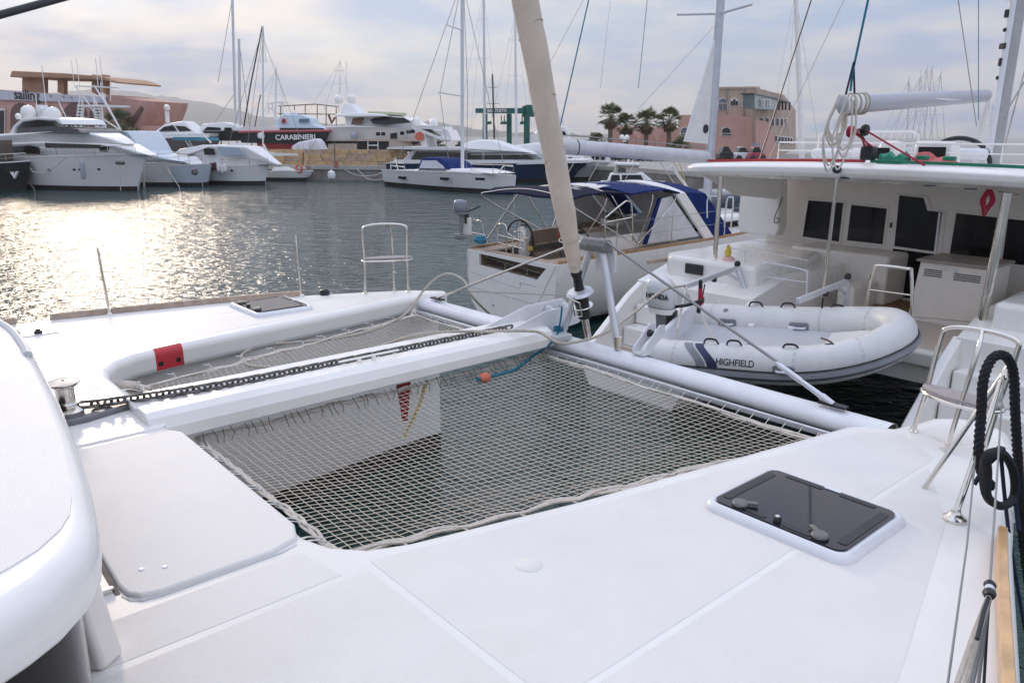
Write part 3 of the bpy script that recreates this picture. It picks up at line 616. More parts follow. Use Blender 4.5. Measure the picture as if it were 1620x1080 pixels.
# ================================================================== moored boats close by (same heading as ours)
class Boat:
    def __init__(s,name,label,u,v,cat,rz=None):
        s.o=Vector((u,v,0)); s.root=thing(name,label,cat,B2W(u,v,0),BR if rz is None else rz)
    def put(s,mb,name,m,parent=None,**k):
        mb.v=[(x-s.o.x,y-s.o.y,z) for x,y,z in mb.v] if parent is None or parent is s.root or parent.get('_shift',1) else mb.v
        return mb.build(name,m,parent or s.root,**k)
nb=Boat('catamaran','white catamaran moored ahead with hardtop, covered boom and dinghy on its davits',11,4.33,'catamaran')
P=nb.put; C0=4.33
def mirrored(f):
    for sg in (1,-1): f(sg)
def nhull(sg):
    a,b=1.27*sg,3.32*sg
    rings=[]
    for u,w,zt in ((7.9,.86,.42),(8.2,.92,.42),(9.19,.97,.42),(9.2,.97,1.35),(10,1,1.55),(12,1,1.62),(15,.98,1.66),(17.5,.75,1.7),(19,.3,1.74),(19.5,.04,1.76)):
        c=C0+(a+b)/2; h=abs(b-a)/2*w
        rings.append([(u,c+h,zt),(u,c+h*.98,zt*.5),(u,c+h*.85,0),(u,c+h*.4,-.4),(u,c-h*.4,-.4),(u,c-h*.85,0),(u,c-h*.98,zt*.5),(u,c-h,zt)])
    P(MB().loft(rings),'hull',gel,smooth=35)
    # stern steps, wing walls and locker lid
    c0,c1=sorted((C0+a+.1*sg,C0+b-.16*sg))
    P(MB().box(8.75,9.2,c0,c1,.42,.72),'stern_step',gel,bevel=.03); P(MB().box(9.02,9.22,c0,c1,.72,1.02),'stern_step',gel,bevel=.03)
    P(MB().box(7.98,8.62,c0+.12,c1-.12,.42,.45),'swim_pad',teakp,bevel=.008)
    for vv in (C0+a+.03*sg,C0+b-.07*sg):
        P(MB().prismy([(7.95,.4),(8.1,.52),(8.9,1.15),(9.25,1.36),(9.25,.4)],.055,y0=vv),'stern_wing',gel,bevel=.02)
    P(MB().prism([(9.56,C0+1.5*sg),(9.56,C0+3.0*sg),(9.8,C0+3.22*sg),(12.48,C0+3.26*sg),(12.48,C0+1.9*sg),(11,C0+1.5*sg)][::sg],1.3,1.74),'side_coaming',gel,bevel=.07,seg=4)
    q=C0+2.5*sg
    P(MB().box(9.525,9.56,q-.14,q+.14,1.525,1.65),'portlight',glassw,bevel=.02)
    P(MB().box(9.515,9.552,q-.16,q+.16,1.51,1.665),'portlight_frame',rubber,bevel=.02)
    P(MB().box(9.19,9.2-.012,q-.2,q+.2,1.1,1.28),'step_port',gelg,bevel=.006)
mirrored(nhull)
# rails on the coaming and hull seams
P(MB().box(9.3,16,7.50,7.55,1.60,1.66),'rub_rail',teakp,bevel=.01)
# bridge deck, cockpit sole, bulkhead
P(MB().box(9.5,18,3.0,5.7,.65,.98),'bridge_deck',gel)
P(MB().box(9.55,12.5,2.2,6.6,.98,1.02),'cockpit_sole',mat('sole_beige',(.56,.50,.44),.6,var=.06),bevel=.01)
P(MB().box(11.6,12.4,3.9,5.2,1.02,1.035),'teak_mat',mat('teak_mat',(.26,.15,.08),.6,var=.25,vscale=16))
P(MB().box(9.45,9.62,2.3,6.5,.85,1.05),'aft_beam',gel,bevel=.04)
BH=12.5
def bq(mb,pts,u,d):                    # pixel outline on the plane u, thickness d towards the stern
    A=[bu(x,y,u) for x,y in pts]; n=len(A)
    mb.add([(u-d,p.y,p.z) for p in A]+[(u+.02,p.y,p.z) for p in A],[tuple(range(n)),tuple(range(2*n-1,n-1,-1))]+[(k,(k+1)%n,(k+1)%n+n,k+n) for k in range(n)]); return mb
P(MB().box(BH,BH+.1,1.2,7.45,1.0,3.0),'bulkhead',cream)
P(MB().prism([(BH+.1,1.4),(BH+.1,7.3),(15.6,6.9),(16.6,5.5),(16.6,3.2),(15.6,1.8)],1.5,2.95),'cabin_house',gel,bevel=.12)
for i,pts in enumerate(([(1280,317),(1335,321),(1328,382),(1271,374)],[(1348,324),(1404,330),(1397,386),(1341,380)],[(1514,337),(1579,344),(1565,412),(1503,404)],[(1596,346),(1672,354),(1660,424),(1586,415)])):
    cx=sum(p[0] for p in pts)/4; cy=sum(p[1] for p in pts)/4
    fr=[(cx+(x-cx)*1.12,cy+(y-cy)*1.13) for x,y in pts]
    w=P(bq(MB(),fr,BH,.018),'window',cream,bevel=.006); P(bq(MB(),pts,BH,.026),'pane',glassw,w)
dr=P(bq(MB(),[(1418,306),(1468,310),(1475,334),(1497,337),(1480,482),(1396,470)],BH,.02),'sliding_door',cream,bevel=.01)
P(bq(MB(),[(1424,309),(1462,313),(1468,333),(1491,336),(1482,398),(1416,389)],BH,.028),'door_pane',glassw,dr); P(bq(MB(),[(1414,393),(1481,402),(1471,475),(1399,466)],BH,.028),'door_pane',glassw,dr)
P(bq(MB(),[(1410,352),(1413,352),(1412,360),(1409,360)],BH,.04),'door_latch',black,dr)
P(bq(MB(),[(1487,336),(1490,336),(1482,402),(1479,402)],BH,.05),'door_handle',alup,dr)
# sofa, table end, counter with vents
q=bu(1400,398,11.7)
P(MB().box(11.75,12.48,4.95,6.55,1.02,1.78),'sofa_back',cream,bevel=.05); P(MB().box(11.2,12.5,6.3,6.6,1.02,1.5),'sofa_seat',cream,bevel=.05)
P(MB().box(10.95,11.75,5.05,5.3,1.02,1.4),'sofa_seat',cream,bevel=.04)
ct=P(bq(MB(),[(1457,412),(1566,427),(1546,510),(1436,500)],11.2,.0),'counter',cream,bevel=.01)
A=bu(1457,412,11.2); B_=bu(1566,427,11.2); P(MB().box(11.14,12.0,B_.y-.05,A.y+.04,A.z-.01,A.z+.03),'counter_top',mat('worktop',(.33,.28,.25),.4,var=.1),bevel=.012)
P(MB().box(11.22,12.0,B_.y,A.y,1.02,A.z-.01),'counter_body',cream)
for x0,x1,y0 in ((1463,1491,425),(1510,1552,432)):
    for k in range(4): P(bq(MB(),[(x0-k*.6,y0+k*3.1),(x1-k*.6,y0+k*3.1+(x1-x0)*.125),(x1-k*.6,y0+k*3.1+1.3+(x1-x0)*.125),(x0-k*.6,y0+k*3.1+1.3)],11.2,.008),'vent_slot',black,ct)
for x,y in ((1494,426),(1511,429)):
    p=bu(x,y,11.19); P(MB().lathe([(0,0),(.022,0),(.022,.012),(0,.012)],p,12,Matrix.Rotation(-math.pi/2,3,'Y')),'counter_knob',alu,ct)
# moulded pillar box at the left end of the bulkhead
pb_=P(bq(MB(),[(1183,366),(1179,352),(1183,312),(1184,300),(1190,288),(1204,281),(1236,279),(1246,283),(1244,362),(1238,372)],12.2,.25),'moulded_pillar',gel,bevel=.03)
P(bq(MB(),[(1209,287),(1221,288),(1221,300),(1209,299)],11.94,.006),'pillar_niche',gelg,pb_)
cbl=[bu(1238,312,11.9),bu(1232,328,11.9),bu(1226,342,11.9),bu(1225,352,11.9),bu(1231,352,11.9),bu(1233,346,11.9),bu(1228,345,11.9)]
P(MB().tube(spline(cbl,5),.008,5),'power_cord',black)
# hardtop
ht=[]; 
for k in range(41):
    t=-1+2*k/40; v=C0+3.02*math.copysign(abs(math.sin(t*math.pi/2))**.8,t); u=9.45+.9*abs(t)**5
    ht.append((u,v))
ht=[(13.6,C0-2.9)]+ht+[(13.6,C0+2.9)]
zc=lambda v,z: z+.075*(1-((v-C0)/3)**2)
hm=MB(); n=len(ht)
hm.loft([[(u+.05,C0+(v-C0)*.985,zc(v,2.94)) for u,v in ht],[(u,v,zc(v,2.99)) for u,v in ht],[(u,v,zc(v,3.06)) for u,v in ht],[(u+.09,C0+(v-C0)*.975,zc(v,3.11)) for u,v in ht]])
hard=P(hm,'hardtop',gel,smooth=50,bevel=.02)
P(MB().loft([[(9.9,7.1,2.95),(11.9,7.25,2.95),(11.9,6.8,2.95)],[(10.6,6.95,2.62),(11.8,7.1,2.5),(11.8,6.9,2.5)]]),'side_fairing',gel,bevel=.02)
for x,y in ((1287,281),(1312,283),(1337,285),(1366,283),(1470,296),(1535,300)):
    p=bz(x,y,2.985); P(MB().lathe([(0,-.012),(.06,-.012),(.065,0),(0,0)],Vector((p.x,p.y,zc(p.y,2.94))),14),'downlight',rubber)
# roof tracks
def zr(v): return zc(v,3.12)
P(MB().loft([[(9.78+o1,v,zr(v)+o2) for o1,o2 in ((0,0),(.09,0),(.09,.035),(0,.035))] for v in (6.9,6,5.2,4.6)]),'traveller_cover',red,smooth=0)
P(MB().loft([[(9.78+o1,v,zr(v)+o2) for o1,o2 in ((0,0),(.09,0),(.09,.035),(0,.035))] for v in (4.5,3.7,2.9,2.3)]),'traveller_cover',green,smooth=0)
car=P(MB().box(9.74,9.9,4.47,4.63,zr(4.5)+.03,zr(4.5)+.2),'traveller_car',black,bevel=.03)
for v in (3.9,3.6): P(MB().box(9.76,9.88,v-.06,v+.06,zr(v)+.05,zr(v)+.1),'track_stop',green,bevel=.015)
# posts and centre strut
for (x0,y0,x1,y1,u,r) in ((1141,276,1129,432,9.9,.035),(1594,305,1552,512,9.75,.05)):
    P(MB().tube([bu(x1,y1,u)-Vector((0,0,.15)),bu(x0,y0,u)],r,12),'hardtop_post',steel)
P(MB().tube([bu(1301,475,9.65)-Vector((0,0,.1)),bu(1326,268,9.55)],.022,10),'hardtop_strut',steel)
P(MB().lathe([(0,-.02),(.05,-.02),(.05,.02),(0,.02)],bu(1324,268,9.42),14,Matrix.Rotation(math.pi/2,3,'Y')),'strut_cap',black)
# davits
for A_,B_,C_,D_ in (((1084,453),(1166,424),(1171,426),(1182,468)),((1262,476),(1340,445),(1341,446),(1337,484))):
    d=bpy.data.objects.new('davit',None); COL.objects.link(d); d.parent=nb.root; d['_shift']=1
    a,b=bu(*A_,8.3),bu(*B_,9.5); P(MB().bar(a,b,.05,.07),'arm',alu,d,bevel=.01)
    P(MB().tube([b,bu(*D_,9.55)],.04,10),'post',alu,d); P(MB().tube([b+(a-b)*.25,(bu(*D_,9.55)+b)/2],.022,8),'stay',alu,d); P(MB().lathe([(0,-.04),(.04,-.04),(.045,0),(.03,.03),(0,.035)],b+Vector((0,0,.07)),12),'winch',black,d)
    P(MB().lathe([(0,-.03),(.035,-.03),(.035,.03),(0,.03)],a+(b-a)*.55-Vector((0,0,.05)),10),'block',black,d)
    del d['_shift']
# guard rails aft
def prail(pts,u,r=.0125,m=steel,name='guard_rail'): P(MB().tube(spline([bu(x,y,u) for x,y in pts],5),r,8),name,m)
prail([(1370,484),(1376,450),(1384,424),(1392,420),(1436,425),(1442,432),(1443,503)],9.6,.02); prail([(1373,458),(1441,467)],9.6,.014)
prail([(1200,455),(1201,418),(1206,414),(1272,427),(1277,436),(1276,465)],9.8,.012,alup); prail([(1201,436),(1276,447)],9.8,.009,alup)
prail([(1143,390),(1180,396),(1222,402),(1278,412)],9.9,.006,alup); prail([(1178,395),(1177,430)],9.9,.012,alup)
prail([(1119,345),(1119,318),(1124,311),(1136,311)],12.5,.012,alup); prail([(1146,360),(1150,318),(1156,312),(1160,318),(1156,362)],12.5,.014,alup)
# roof: hand rails, helm seat, wheel, canvas
rr=nb.root
def roofrail(pts,r=.012,name='roof_rail'): P(MB().tube([Vector(p) for p in pts],r,8),name,gel)
roofrail([(11.2,6.6,zr(6.6)),(11.2,6.6,3.42),(11.2,2.4,3.42),(11.2,2.4,zr(2.4))]); roofrail([(11.2,6.6,3.3),(11.2,2.4,3.3)],.009)
for v in (5.6,4.6,3.5): roofrail([(11.2,v,zr(v)),(11.2,v,3.42)],.01)
roofrail([(12.6,6.7,zr(6.6)),(12.6,6.7,3.52),(12.6,6.6,3.58),(12.6,5.2,3.58),(12.6,5.1,3.52),(12.6,5.1,zr(5))],.02)
for v,w,m in ((6.2,.5,alup),(5.6,.4,canvasw),(5.0,.5,gelg),(4.2,.4,alup)):
    P(MB().box(11.9,12.3,v-w/2,v+w/2,zr(v),zr(v)+.16),'roof_locker',m,bevel=.05)
wc=bu(1512,262,12.85); th=bpy.data.objects.new('steering_wheel',None); COL.objects.link(th); th.parent=nb.root; th['_shift']=1
ring=[wc+Vector((.0,.46*math.cos(t),.40*math.sin(t))) for t in [k*2*math.pi/36 for k in range(36)]]
P(MB().tube(ring,.034,8,closed=True),'rim',black,th)
sp=MB(); [sp.tube([wc,wc+Vector((0,.45*math.cos(t),.39*math.sin(t)))],.012,6) for t in (R(90),R(200),R(340))]; P(sp,'spokes',alup,th); P(MB().lathe([(0,-.05),(.07,-.05),(.06,.03),(0,.05)],wc,12,Matrix.Rotation(math.pi/2,3,'Y')),'hub',alup,th); del th['_shift']
for v,w in ((wc.y+.35,.3),(wc.y-.25,.55)): P(MB().prismy([(11.2,3.05),(11.6,3.05),(11.55,3.42),(11.3,3.46)],w/2,w/2*.9,v),'helm_pod',gel,bevel=.04)
P(MB().box(11.17,11.2,wc.y-.45,wc.y-.1,3.2,3.38),'helm_screen',glassw,bevel=.01); P(MB().box(11.17,11.2,wc.y+.28,wc.y+.45,3.2,3.36),'helm_screen',glassw,bevel=.01)
P(MB().loft([[(10.6+.1*math.sin(k),wc.y-.42-.09*k,zr(2.5)+.0),(10.5,wc.y-.44-.09*k,zr(2.5)+.16+.03*math.sin(k*2.3)-.02*k),(10.3,wc.y-.46-.09*k,zr(2.5)+.13+.03*math.cos(k*1.7)-.02*k),(10.0,wc.y-.46-.09*k,zr(2.5)+.02)] for k in range(6)]),'folded_canvas',red,bevel=.02)
P(MB().loft([[(10.3,wc.y-.1-.06*k,zr(3)),(10.25,wc.y-.1-.06*k,zr(3)+.12+.04*math.sin(k*2)),(10.0,wc.y-.12-.06*k,zr(3)+.1+.03*math.cos(k*3)),(9.95,wc.y-.1-.06*k,zr(3))] for k in range(6)]),'folded_canvas',ropeg,bevel=.015)
for k in range(3): P(MB().tube([(10,1.9+.06*k+.07*math.cos(t),3.22+.09*math.sin(t)) for t in [i*math.pi/8 for i in range(16)]],.009,6,closed=True),'deck_ring',steel)
# mast, boom, running rigging
MU=13.5
mst=bpy.data.objects.new('mast',None); COL.objects.link(mst); mst.parent=nb.root; mst['_shift']=1
P(MB().loft([[(MU+.16*math.cos(t),C0+.10*math.sin(t),z) for t in [k*math.pi/8 for k in range(16)]] for z in (3.0,8,15)]),'mast_tube',mat('mast_grey',(.42,.42,.42),.4,.5,var=.1),mst)
P(MB().loft([[(MU-.22+.05*math.cos(t),C0+.05*math.sin(t),z) for t in [k*math.pi/6 for k in range(12)]] for z in (3.0,5,15)]),'sail_track',alup,mst)
for k in range(7): P(MB().loft([[(MU-.2-.06*k-(4.2-z)*.14,C0+.16-.04*k+.02*math.sin(z*9+k),z),(MU-.15-.06*k-(4.2-z)*.14,C0+.13-.04*k+.02*math.sin(z*9+k),z)] for z in [3.05+j*.12 for j in range(10-k)]],cap=False,closed=False),'flaked_sail',canvasw,mst)
for k in range(7): P(MB().obox((MU-.26,C0+.03,4.35+k*.22),(.05+.03*(k%3),.035,.05+.03*((k*5)%3)),.5*k),'sail_car',rubber,mst,bevel=.01)
del mst['_shift']
bma,bmb=bv(1332,166,C0),bv(1566,151,C0)
bm_=bpy.data.objects.new('boom',None); COL.objects.link(bm_); bm_.parent=nb.root; bm_['_shift']=1
dd_=(bmb-bma).normalized()
bcol=mat('boom_grey',(.50,.50,.53),.4,.2,var=.04)
rg=[]
for s_,r_ in ((-.02,.05),(0,.1),(.8,.102),(3.2,.094),((bmb-bma).length-.1,.085),((bmb-bma).length,.05)):
    c=bma+dd_*s_; rg.append([c+Vector((0,.62*r_*math.cos(t),r_*math.sin(t))) for t in [k*math.pi/9 for k in range(18)]])
P(MB().loft(rg),'boom_tube',bcol,bm_); P(MB().loft([[c+Vector((0,.7*.1*math.cos(t),.106*math.sin(t))) for t in [k*math.pi/9 for k in range(18)]] for c in (bma+dd_*.02,bma+dd_*.5)]),'boom_end_cap',gel,bm_)
for s_ in (.18,.3,.42,.5): P(MB().tube([bma+dd_*s_+Vector((0,.078*math.cos(t),.114*math.sin(t))) for t in [k*math.pi/9 for k in range(18)]],.012,5,closed=True),'boom_lashing',ropeb,bm_)
tx=bma+dd_*((bmb-bma).length*.6)+Vector((0,-.105,.0)); 
P(MB().prismy([(tx.x-.42,tx.z-.02),(tx.x-.02,tx.z-.028),(tx.x+.3,tx.z-.015),(tx.x+.42,tx.z-.005),(tx.x-.42,tx.z-.01)],.002,y0=tx.y),'boom_mark',gel,bm_,smooth=0)
del bm_['_shift']
ends=bma+dd_*.1
for k in range(9):
    a=random.uniform(-.09,.09); b=random.uniform(.35,.75); c=random.uniform(-.16,.05)
    P(MB().tube(spline([ends+Vector((c,a,.1)),ends+Vector((c-.10,a+.08,-b*.5)),ends+Vector((c-.02,a+.03,-b)),ends+Vector((c+.07,a-.04,-b*.55)),ends+Vector((c+.04,a-.02,.05))],6),.011,5),'coiled_sheet',ropew)
bt=Vector((9.82,4.55,zr(4.5)+.18))
for k,(s_,m) in enumerate(((.25,roper),(.32,roper),(.45,ropek),(.4,roper),(.48,roper))):
    P(MB().tube([bma+dd_*s_-Vector((0,0,.28)),bt+Vector((.0,-.06+.03*k,0))],.009,5),'mainsheet',m)
for s_,m in ((.28,roper),(.62,black)): P(MB().lathe([(0,-.03),(.06,-.03),(.07,0),(.06,.03),(0,.03)],bma+dd_*s_-Vector((0,0,.3)),12,Matrix.Rotation(math.pi/2,3,'X')),'sheet_block',m)
P(MB().tube([bma+dd_*.62-Vector((0,0,.3)),bz(1463,262,3.2)],.011,5),'mainsheet',roper)
tl=bma+dd_*.16+Vector((0,0,.14))
P(MB().tube([tl,tl+Vector((0,0,.2)),bv(1382,-40,C0)],.013,6),'topping_lift',ropeblu); P(MB().tube([tl+Vector((-.1,0,-.05)),tl+Vector((0,0,.3)),tl+Vector((.1,0,-.02))],.012,6),'topping_bridle',ropen)
for a,b,v,r,m in (((1202,252),(1290,-20),7.0,.012,black),((1216,252),(1345,-20),7.1,.006,wire),((1582,258),(1640,40),3.6,.009,wire),((1587,185),(1650,80),3.4,.01,wire),((1545,200),(1510,-40),4.2,.006,wire),((1548,190),(1548,-40),4.1,.005,ropeblu)):
    P(MB().tube([bv(*a,v),bv(*b,v)],r,5),'rigging_wire',m)
# red rope coil and hanging fender bits
for k in range(6):
    c=bu(1565+random.uniform(-4,4),300,9.9); P(MB().tube(spline([c,c+Vector((0,.05,-.12)),c+Vector((0,.01,-.22-.04*k%.1)),c+Vector((0,-.05,-.12)),c],5),.009,5),'hung_rope',roper)
P(MB().tube([bu(1580,303,9.8),bu(1612,308,9.8)],.012,6),'hang_bar',steel)
# cooler on the sole: a thing of its own
ck=thing('cool_box','large white cool box with a blue strap on the neighbouring catamaran\'s aft deck','cool box',B2W(0,0,0),BR)
c0=bu(1200,436,10.6); c1=bu(1277,436,10.6)
vb=[(10.3,c1.y+.15),(10.3,c0.y),(10.9,c0.y),(10.9,c1.y+.15)]; zb=1.1
MB().prism(vb,zb,zb+.32).build('tub',mat('cooler_white',(.70,.66,.62),.5),ck,bevel=.05,seg=4); MB().prism([(10.29,c1.y+.14),(10.29,c0.y+.01),(10.91,c0.y+.01),(10.91,c1.y+.14)],zb+.33,zb+.42).build('lid',mat('cooler_white',(.7,.66,.62)),ck,bevel=.035,seg=4)
MB().prism([(10.285,c1.y+.135),(10.285,c0.y+.015),(10.915,c0.y+.015),(10.915,c1.y+.135)],zb+.2,zb+.235).build('strap',ropeblu,ck)
MB().box(10.2,11.0,c1.y+.1,c0.y+.05,1.02,1.1).build('chock',mat('chock_white',(.7,.68,.66)),ck,bevel=.02)
# lifebuoy light hanging by the left post
li=bu(1152,396,9.85); P(MB().lathe([(0,-.09),(.045,-.08),(.05,0),(.03,.03),(.02,.08),(0,.08)],li,12),'rescue_light',ropey); li=bu(1152,413,9.85)
P(MB().lathe([(0,-.08),(.08,-.06),(.1,0),(.08,.06),(0,.08)],li,12),'rope_bag',mat('bag_pale',(.7,.45,.4),.8,var=.2,vscale=30)); P(MB().lathe([(0,-.05),(.05,-.04),(.06,0),(.05,.04),(0,.05)],bu(1166,421,9.7),10),'rope_reel',black)
# ------------------------------------------------------------------ dinghy with outboard
DR=BR-math.pi/2+R(16)
D0=B2W(7.95,5.87,0)
dg=thing('dinghy','white inflatable dinghy with grey rubbing strake hanging in davits behind the neighbouring catamaran','dinghy',(D0.x,D0.y,1.0),0); dg.scale=(.9,1.05,1.05)
dg.rotation_euler=(R(9),R(-4.5),DR)
L,hb,tr_=3.05,.64,.21
cl=[(-.35,hb,0),(0,hb,0),(.8,hb,0),(1.6,hb,.01),(2.1,hb*.93,.05),(2.5,hb*.72,.11),(2.76,hb*.4,.17),(2.85,0,.19)]
cl=cl+[(x,-y,z) for x,y,z in cl[-2::-1]]
path=spline(cl,5); n=len(path); rad=[tr_]*n
for i in range(5): rad[i]=tr_*(.35+.65*(i/5)**.5); rad[n-1-i]=tr_*(.35+.65*(i/5)**.5)
MB().tube(path,rad,18).build('tube',hyp,dg)
seamw=mat('dinghy_seam',(.56,.555,.55),.5)
for i in (7,17,25,n-26,n-18,n-8):                    # glued seams round the tubes
    tt=(path[i+1]-path[i-1]).normalized(); MB().loft([[path[i]+tt*o_+(tt.orthogonal().normalized()*math.cos(q)+tt.cross(tt.orthogonal().normalized())*math.sin(q))*rad[i]*1.006 for q in [k*math.pi/9 for k in range(18)]] for o_ in (-.018,.018)],cap=False).build('seam_tape',seamw,dg)
for x,y in ((.5,hb),(1.2,-hb)): MB().lathe([(0,0),(.035,0),(.03,.012),(0,.014)],(x,y-.1 if y>0 else y+.1,tr_*.86),14).build('valve',hypg,dg)
def around(i0,i1,ang,r,w,name,m):
    mb=MB(); pts=[]
    for i in range(i0,i1):
        t=(path[min(i+1,n-1)]-path[max(0,i-1)]).normalized(); s_=t.cross(Vector((0,0,1))).normalized()*(-1); up=Vector((0,0,1))
        pts.append(path[i]+(s_*math.cos(ang)+up*math.sin(ang))*r*rad[i])
    mb.tube(pts,w,6); return mb.build(name,m,dg)
around(3,n-3,-.2,1.02,.042,'rubbing_strake',hypg)
for a in (.06,-.46): around(3,n-3,a,1.03,.008,'strake_piping',black)
MB().loft([[(x,hb*w,.02),(x,hb*w*.6,-.14-.1*k),(x,0,-.24-.1*k),(x,-hb*w*.6,-.14-.1*k),(x,-hb*w,.02)] for x,w,k in ((-.05,1,.4),(1.4,1,.6),(2.2,.85,.4),(2.7,.2,-1.2))]).build('hull',gelg,dg)
MB().box(.02,2.2,-hb+.1,hb-.1,-.06,-.03).build('floor',mat('dinghy_floor',(.66,.66,.66),.5),dg)
MB().box(-.02,.05,-hb+.1,hb-.1,-.2,.27).build('transom',alup,dg,bevel=.015)
MB().loft([[(2.0,.3,-.02),(2.0,-.3,-.02),(2.0,-.3,.06),(2.0,.3,.06)],[(2.5,.2,.08),(2.5,-.2,.08),(2.5,-.2,.16),(2.5,.2,.16)]]).build('bow_locker',hyp,dg,bevel=.02)
def surf(i,ang,r=1.0):
    t=(path[i+1]-path[i-1]).normalized(); s_=t.cross(Vector((0,0,1))).normalized()*(-1); return path[i]+(s_*math.cos(ang)+Vector((0,0,1))*math.sin(ang))*r*rad[i],t
for i,ang in ((22,.15),(14,.15),(n-15,.2),(n-26,.6)):
    # grab pads inside the far tube and outside the near tube
    p,t=surf(i,ang+(math.pi if i<n/2+5 and False else 0)); 
for x,y,sd in ((.55,hb,1),(1.55,hb,1),(1.72,-hb,-1),(-.12,-hb,-1)):
    z=.06; yy=y-tr_*.98 if sd>0 else y-tr_*.99
    pd=MB(); pd.prismy([(x-.13,z-.06),(x-.10,z-.075),(x+.10,z-.075),(x+.13,z-.06),(x+.13,z+.03),(x+.1,z+.045),(x-.1,z+.045),(x-.13,z+.03)],.012,y0=yy); pad=pd.build('grab_pad',hypg,dg,bevel=.01)
    MB().tube([(x-.09,yy-.012,z-.015),(x-.06,yy-.04,z-.015),(x+.06,yy-.04,z-.015),(x+.09,yy-.012,z-.015)],.016,8).build('grip',alu,pad)
for x,y in ((.75,-hb),(1.05,-hb),(1.75,-hb),(2.2,-hb*.9),(.9,hb),(1.35,hb),(2.0,hb)):
    MB().tube(spline([(x-.1,y,tr_*.95),(x-.06,y,tr_+.05),(x+.06,y,tr_+.05),(x+.1,y,tr_*.95)],5),.012,6).build('grab_handle',black,dg)
for x in (.9,1.45): MB().box(x-.04,x+.04,hb-tr_-.04,hb-tr_+.03,-.04,.06).build('seat_bracket',gel,dg,bevel=.01)
# stripes and lettering on the near tube
def wrap(x0,x1,x2,x3,m,name='side_stripe'):
    mb=MB(); rows=[]
    for k in range(9):
        a=.1+1.4*k/8; f=k/8; fx=f*f*(3-2*f)
        xl=x0+(x2-x0)*fx; xr=x1+(x3-x1)*fx
        yy=-hb-tr_*1.012*math.cos(a); zz=tr_*1.012*math.sin(a)
        rows.append([(xl,yy,zz),(xr,yy,zz)])
    mb.loft(rows,cap=False,closed=False); return mb.build(name,m,dg)
wrap(.62,.74,.40,.52,hypg); wrap(.765,.90,.545,.66,mat('stripe_navy',(.02,.03,.08),.4))
yy=-hb-tr_*.97
text('brand_lettering','HIGHFIELD',black,dg,face_frame((1.12,-hb-tr_*1.01*math.cos(.42),tr_*1.01*math.sin(.42)),(1,0,0),(0,math.sin(.42),math.cos(.42))),.10,.003,bold=.001)
# painter over the bow
MB().tube(spline([(2.05,-.42,.27),(2.2,-.55,.28),(2.32,-.66,.2),(2.42,-.66,.02),(2.45,-.55,-.15)],5),.01,6).build('painter',mat('painter_brown',(.09,.05,.04),.8),dg)
MB().lathe([(0,-.04),(.04,-.04),(.05,.0),(.04,.04),(0,.04)],(2.86,-.1,-.02),10).build('tow_eye',gelg,dg)
def outboard(parent,cow,name='outboard',brand=None,sc=1):
    o=bpy.data.objects.new(name,None); COL.objects.link(o); o.parent=parent
    rg=[]
    for z,a,b,xo in ((.0,.15,.10,.0),(.03,.19,.125,0),(.14,.21,.135,-.01),(.27,.195,.125,-.02),(.34,.15,.10,-.03),(.365,.07,.05,-.04)):
        rg.append([(xo+a*math.copysign(abs(math.cos(t))**.7,math.cos(t)),b*math.copysign(abs(math.sin(t))**.7,math.sin(t)),z) for t in [k*math.pi/12 for k in range(24)]])
    MB().loft(rg).build('cowl',cow,o,smooth=60)
    MB().loft([[(r_[0]*.98,r_[1]*.98,z) for r_ in rg[1]] for z in (-.04,.025)]).build('tray',hypg if not brand else gel,o)
    MB().loft([[(1.012*r_[0],1.012*r_[1],z) for r_ in rg[1]] for z in (.03,.036)]).build('cowl_seam',black,o)
    MB().loft([[(-.02-.06,-.04,-.04),(.08,-.04,-.04),(.08,.04,-.04),(-.08,.04,-.04)],[(-.06,-.03,-.62),(.04,-.03,-.62),(.04,.03,-.62),(-.06,.03,-.62)]]).build('leg',hypg,o,bevel=.01)
    MB().box(-.2,.02,-.09,.09,-.60,-.585).build('cavitation_plate',hypg,o); MB().tube([(-.16,0,-.70),(-.05,0,-.70),(.1,0,-.70),(.14,0,-.70)],[.03,.05,.045,.01],10).build('gearcase',hypg,o)
    pr=MB(); [pr.obox((-.18,.05*math.cos(t),-.70+.05*math.sin(t)),(.015,.07,.09),rot=Matrix.Rotation(t,3,'X')@Matrix.Rotation(.4,3,'Z')) for t in (0,2.1,4.2)]; pr.build('propeller',hypg,o)
    MB().box(.1,.2,-.06,.06,-.3,-.02).build('clamp_bracket',black,o,bevel=.01); MB().tube([(.12,0,.02),(.35,.0,.08),(.55,.02,.16)],[.018,.02,.024],8).build('tiller',black,o)
    if brand:
        text('brand_lettering',brand,black,o,face_frame((-.01,-.137,.18),(1,0,-.0),(0,0,1)),.085,.003,bold=.002)
    return o
ob=outboard(dg,mat('cowl_white',(.66,.66,.66),.3,coat=.3,var=.03),brand='HONDA'); ob.location=(-.2,-.02,.38); ob.rotation_euler=(0,R(6),R(0)); ob.scale=(1.05,1.05,1.05)
MB().tube(spline([(.28,.1,.3),(.33,.08,.5),(.36,.06,.72)],4),[.03]*8+[.02],8).build('tiller_arm',black,dg); MB().lathe([(0,0),(.03,0),(.035,.1),(.025,.2),(0,.2)],(.35,.05,.42),10).build('tiller_grip',roper,dg)
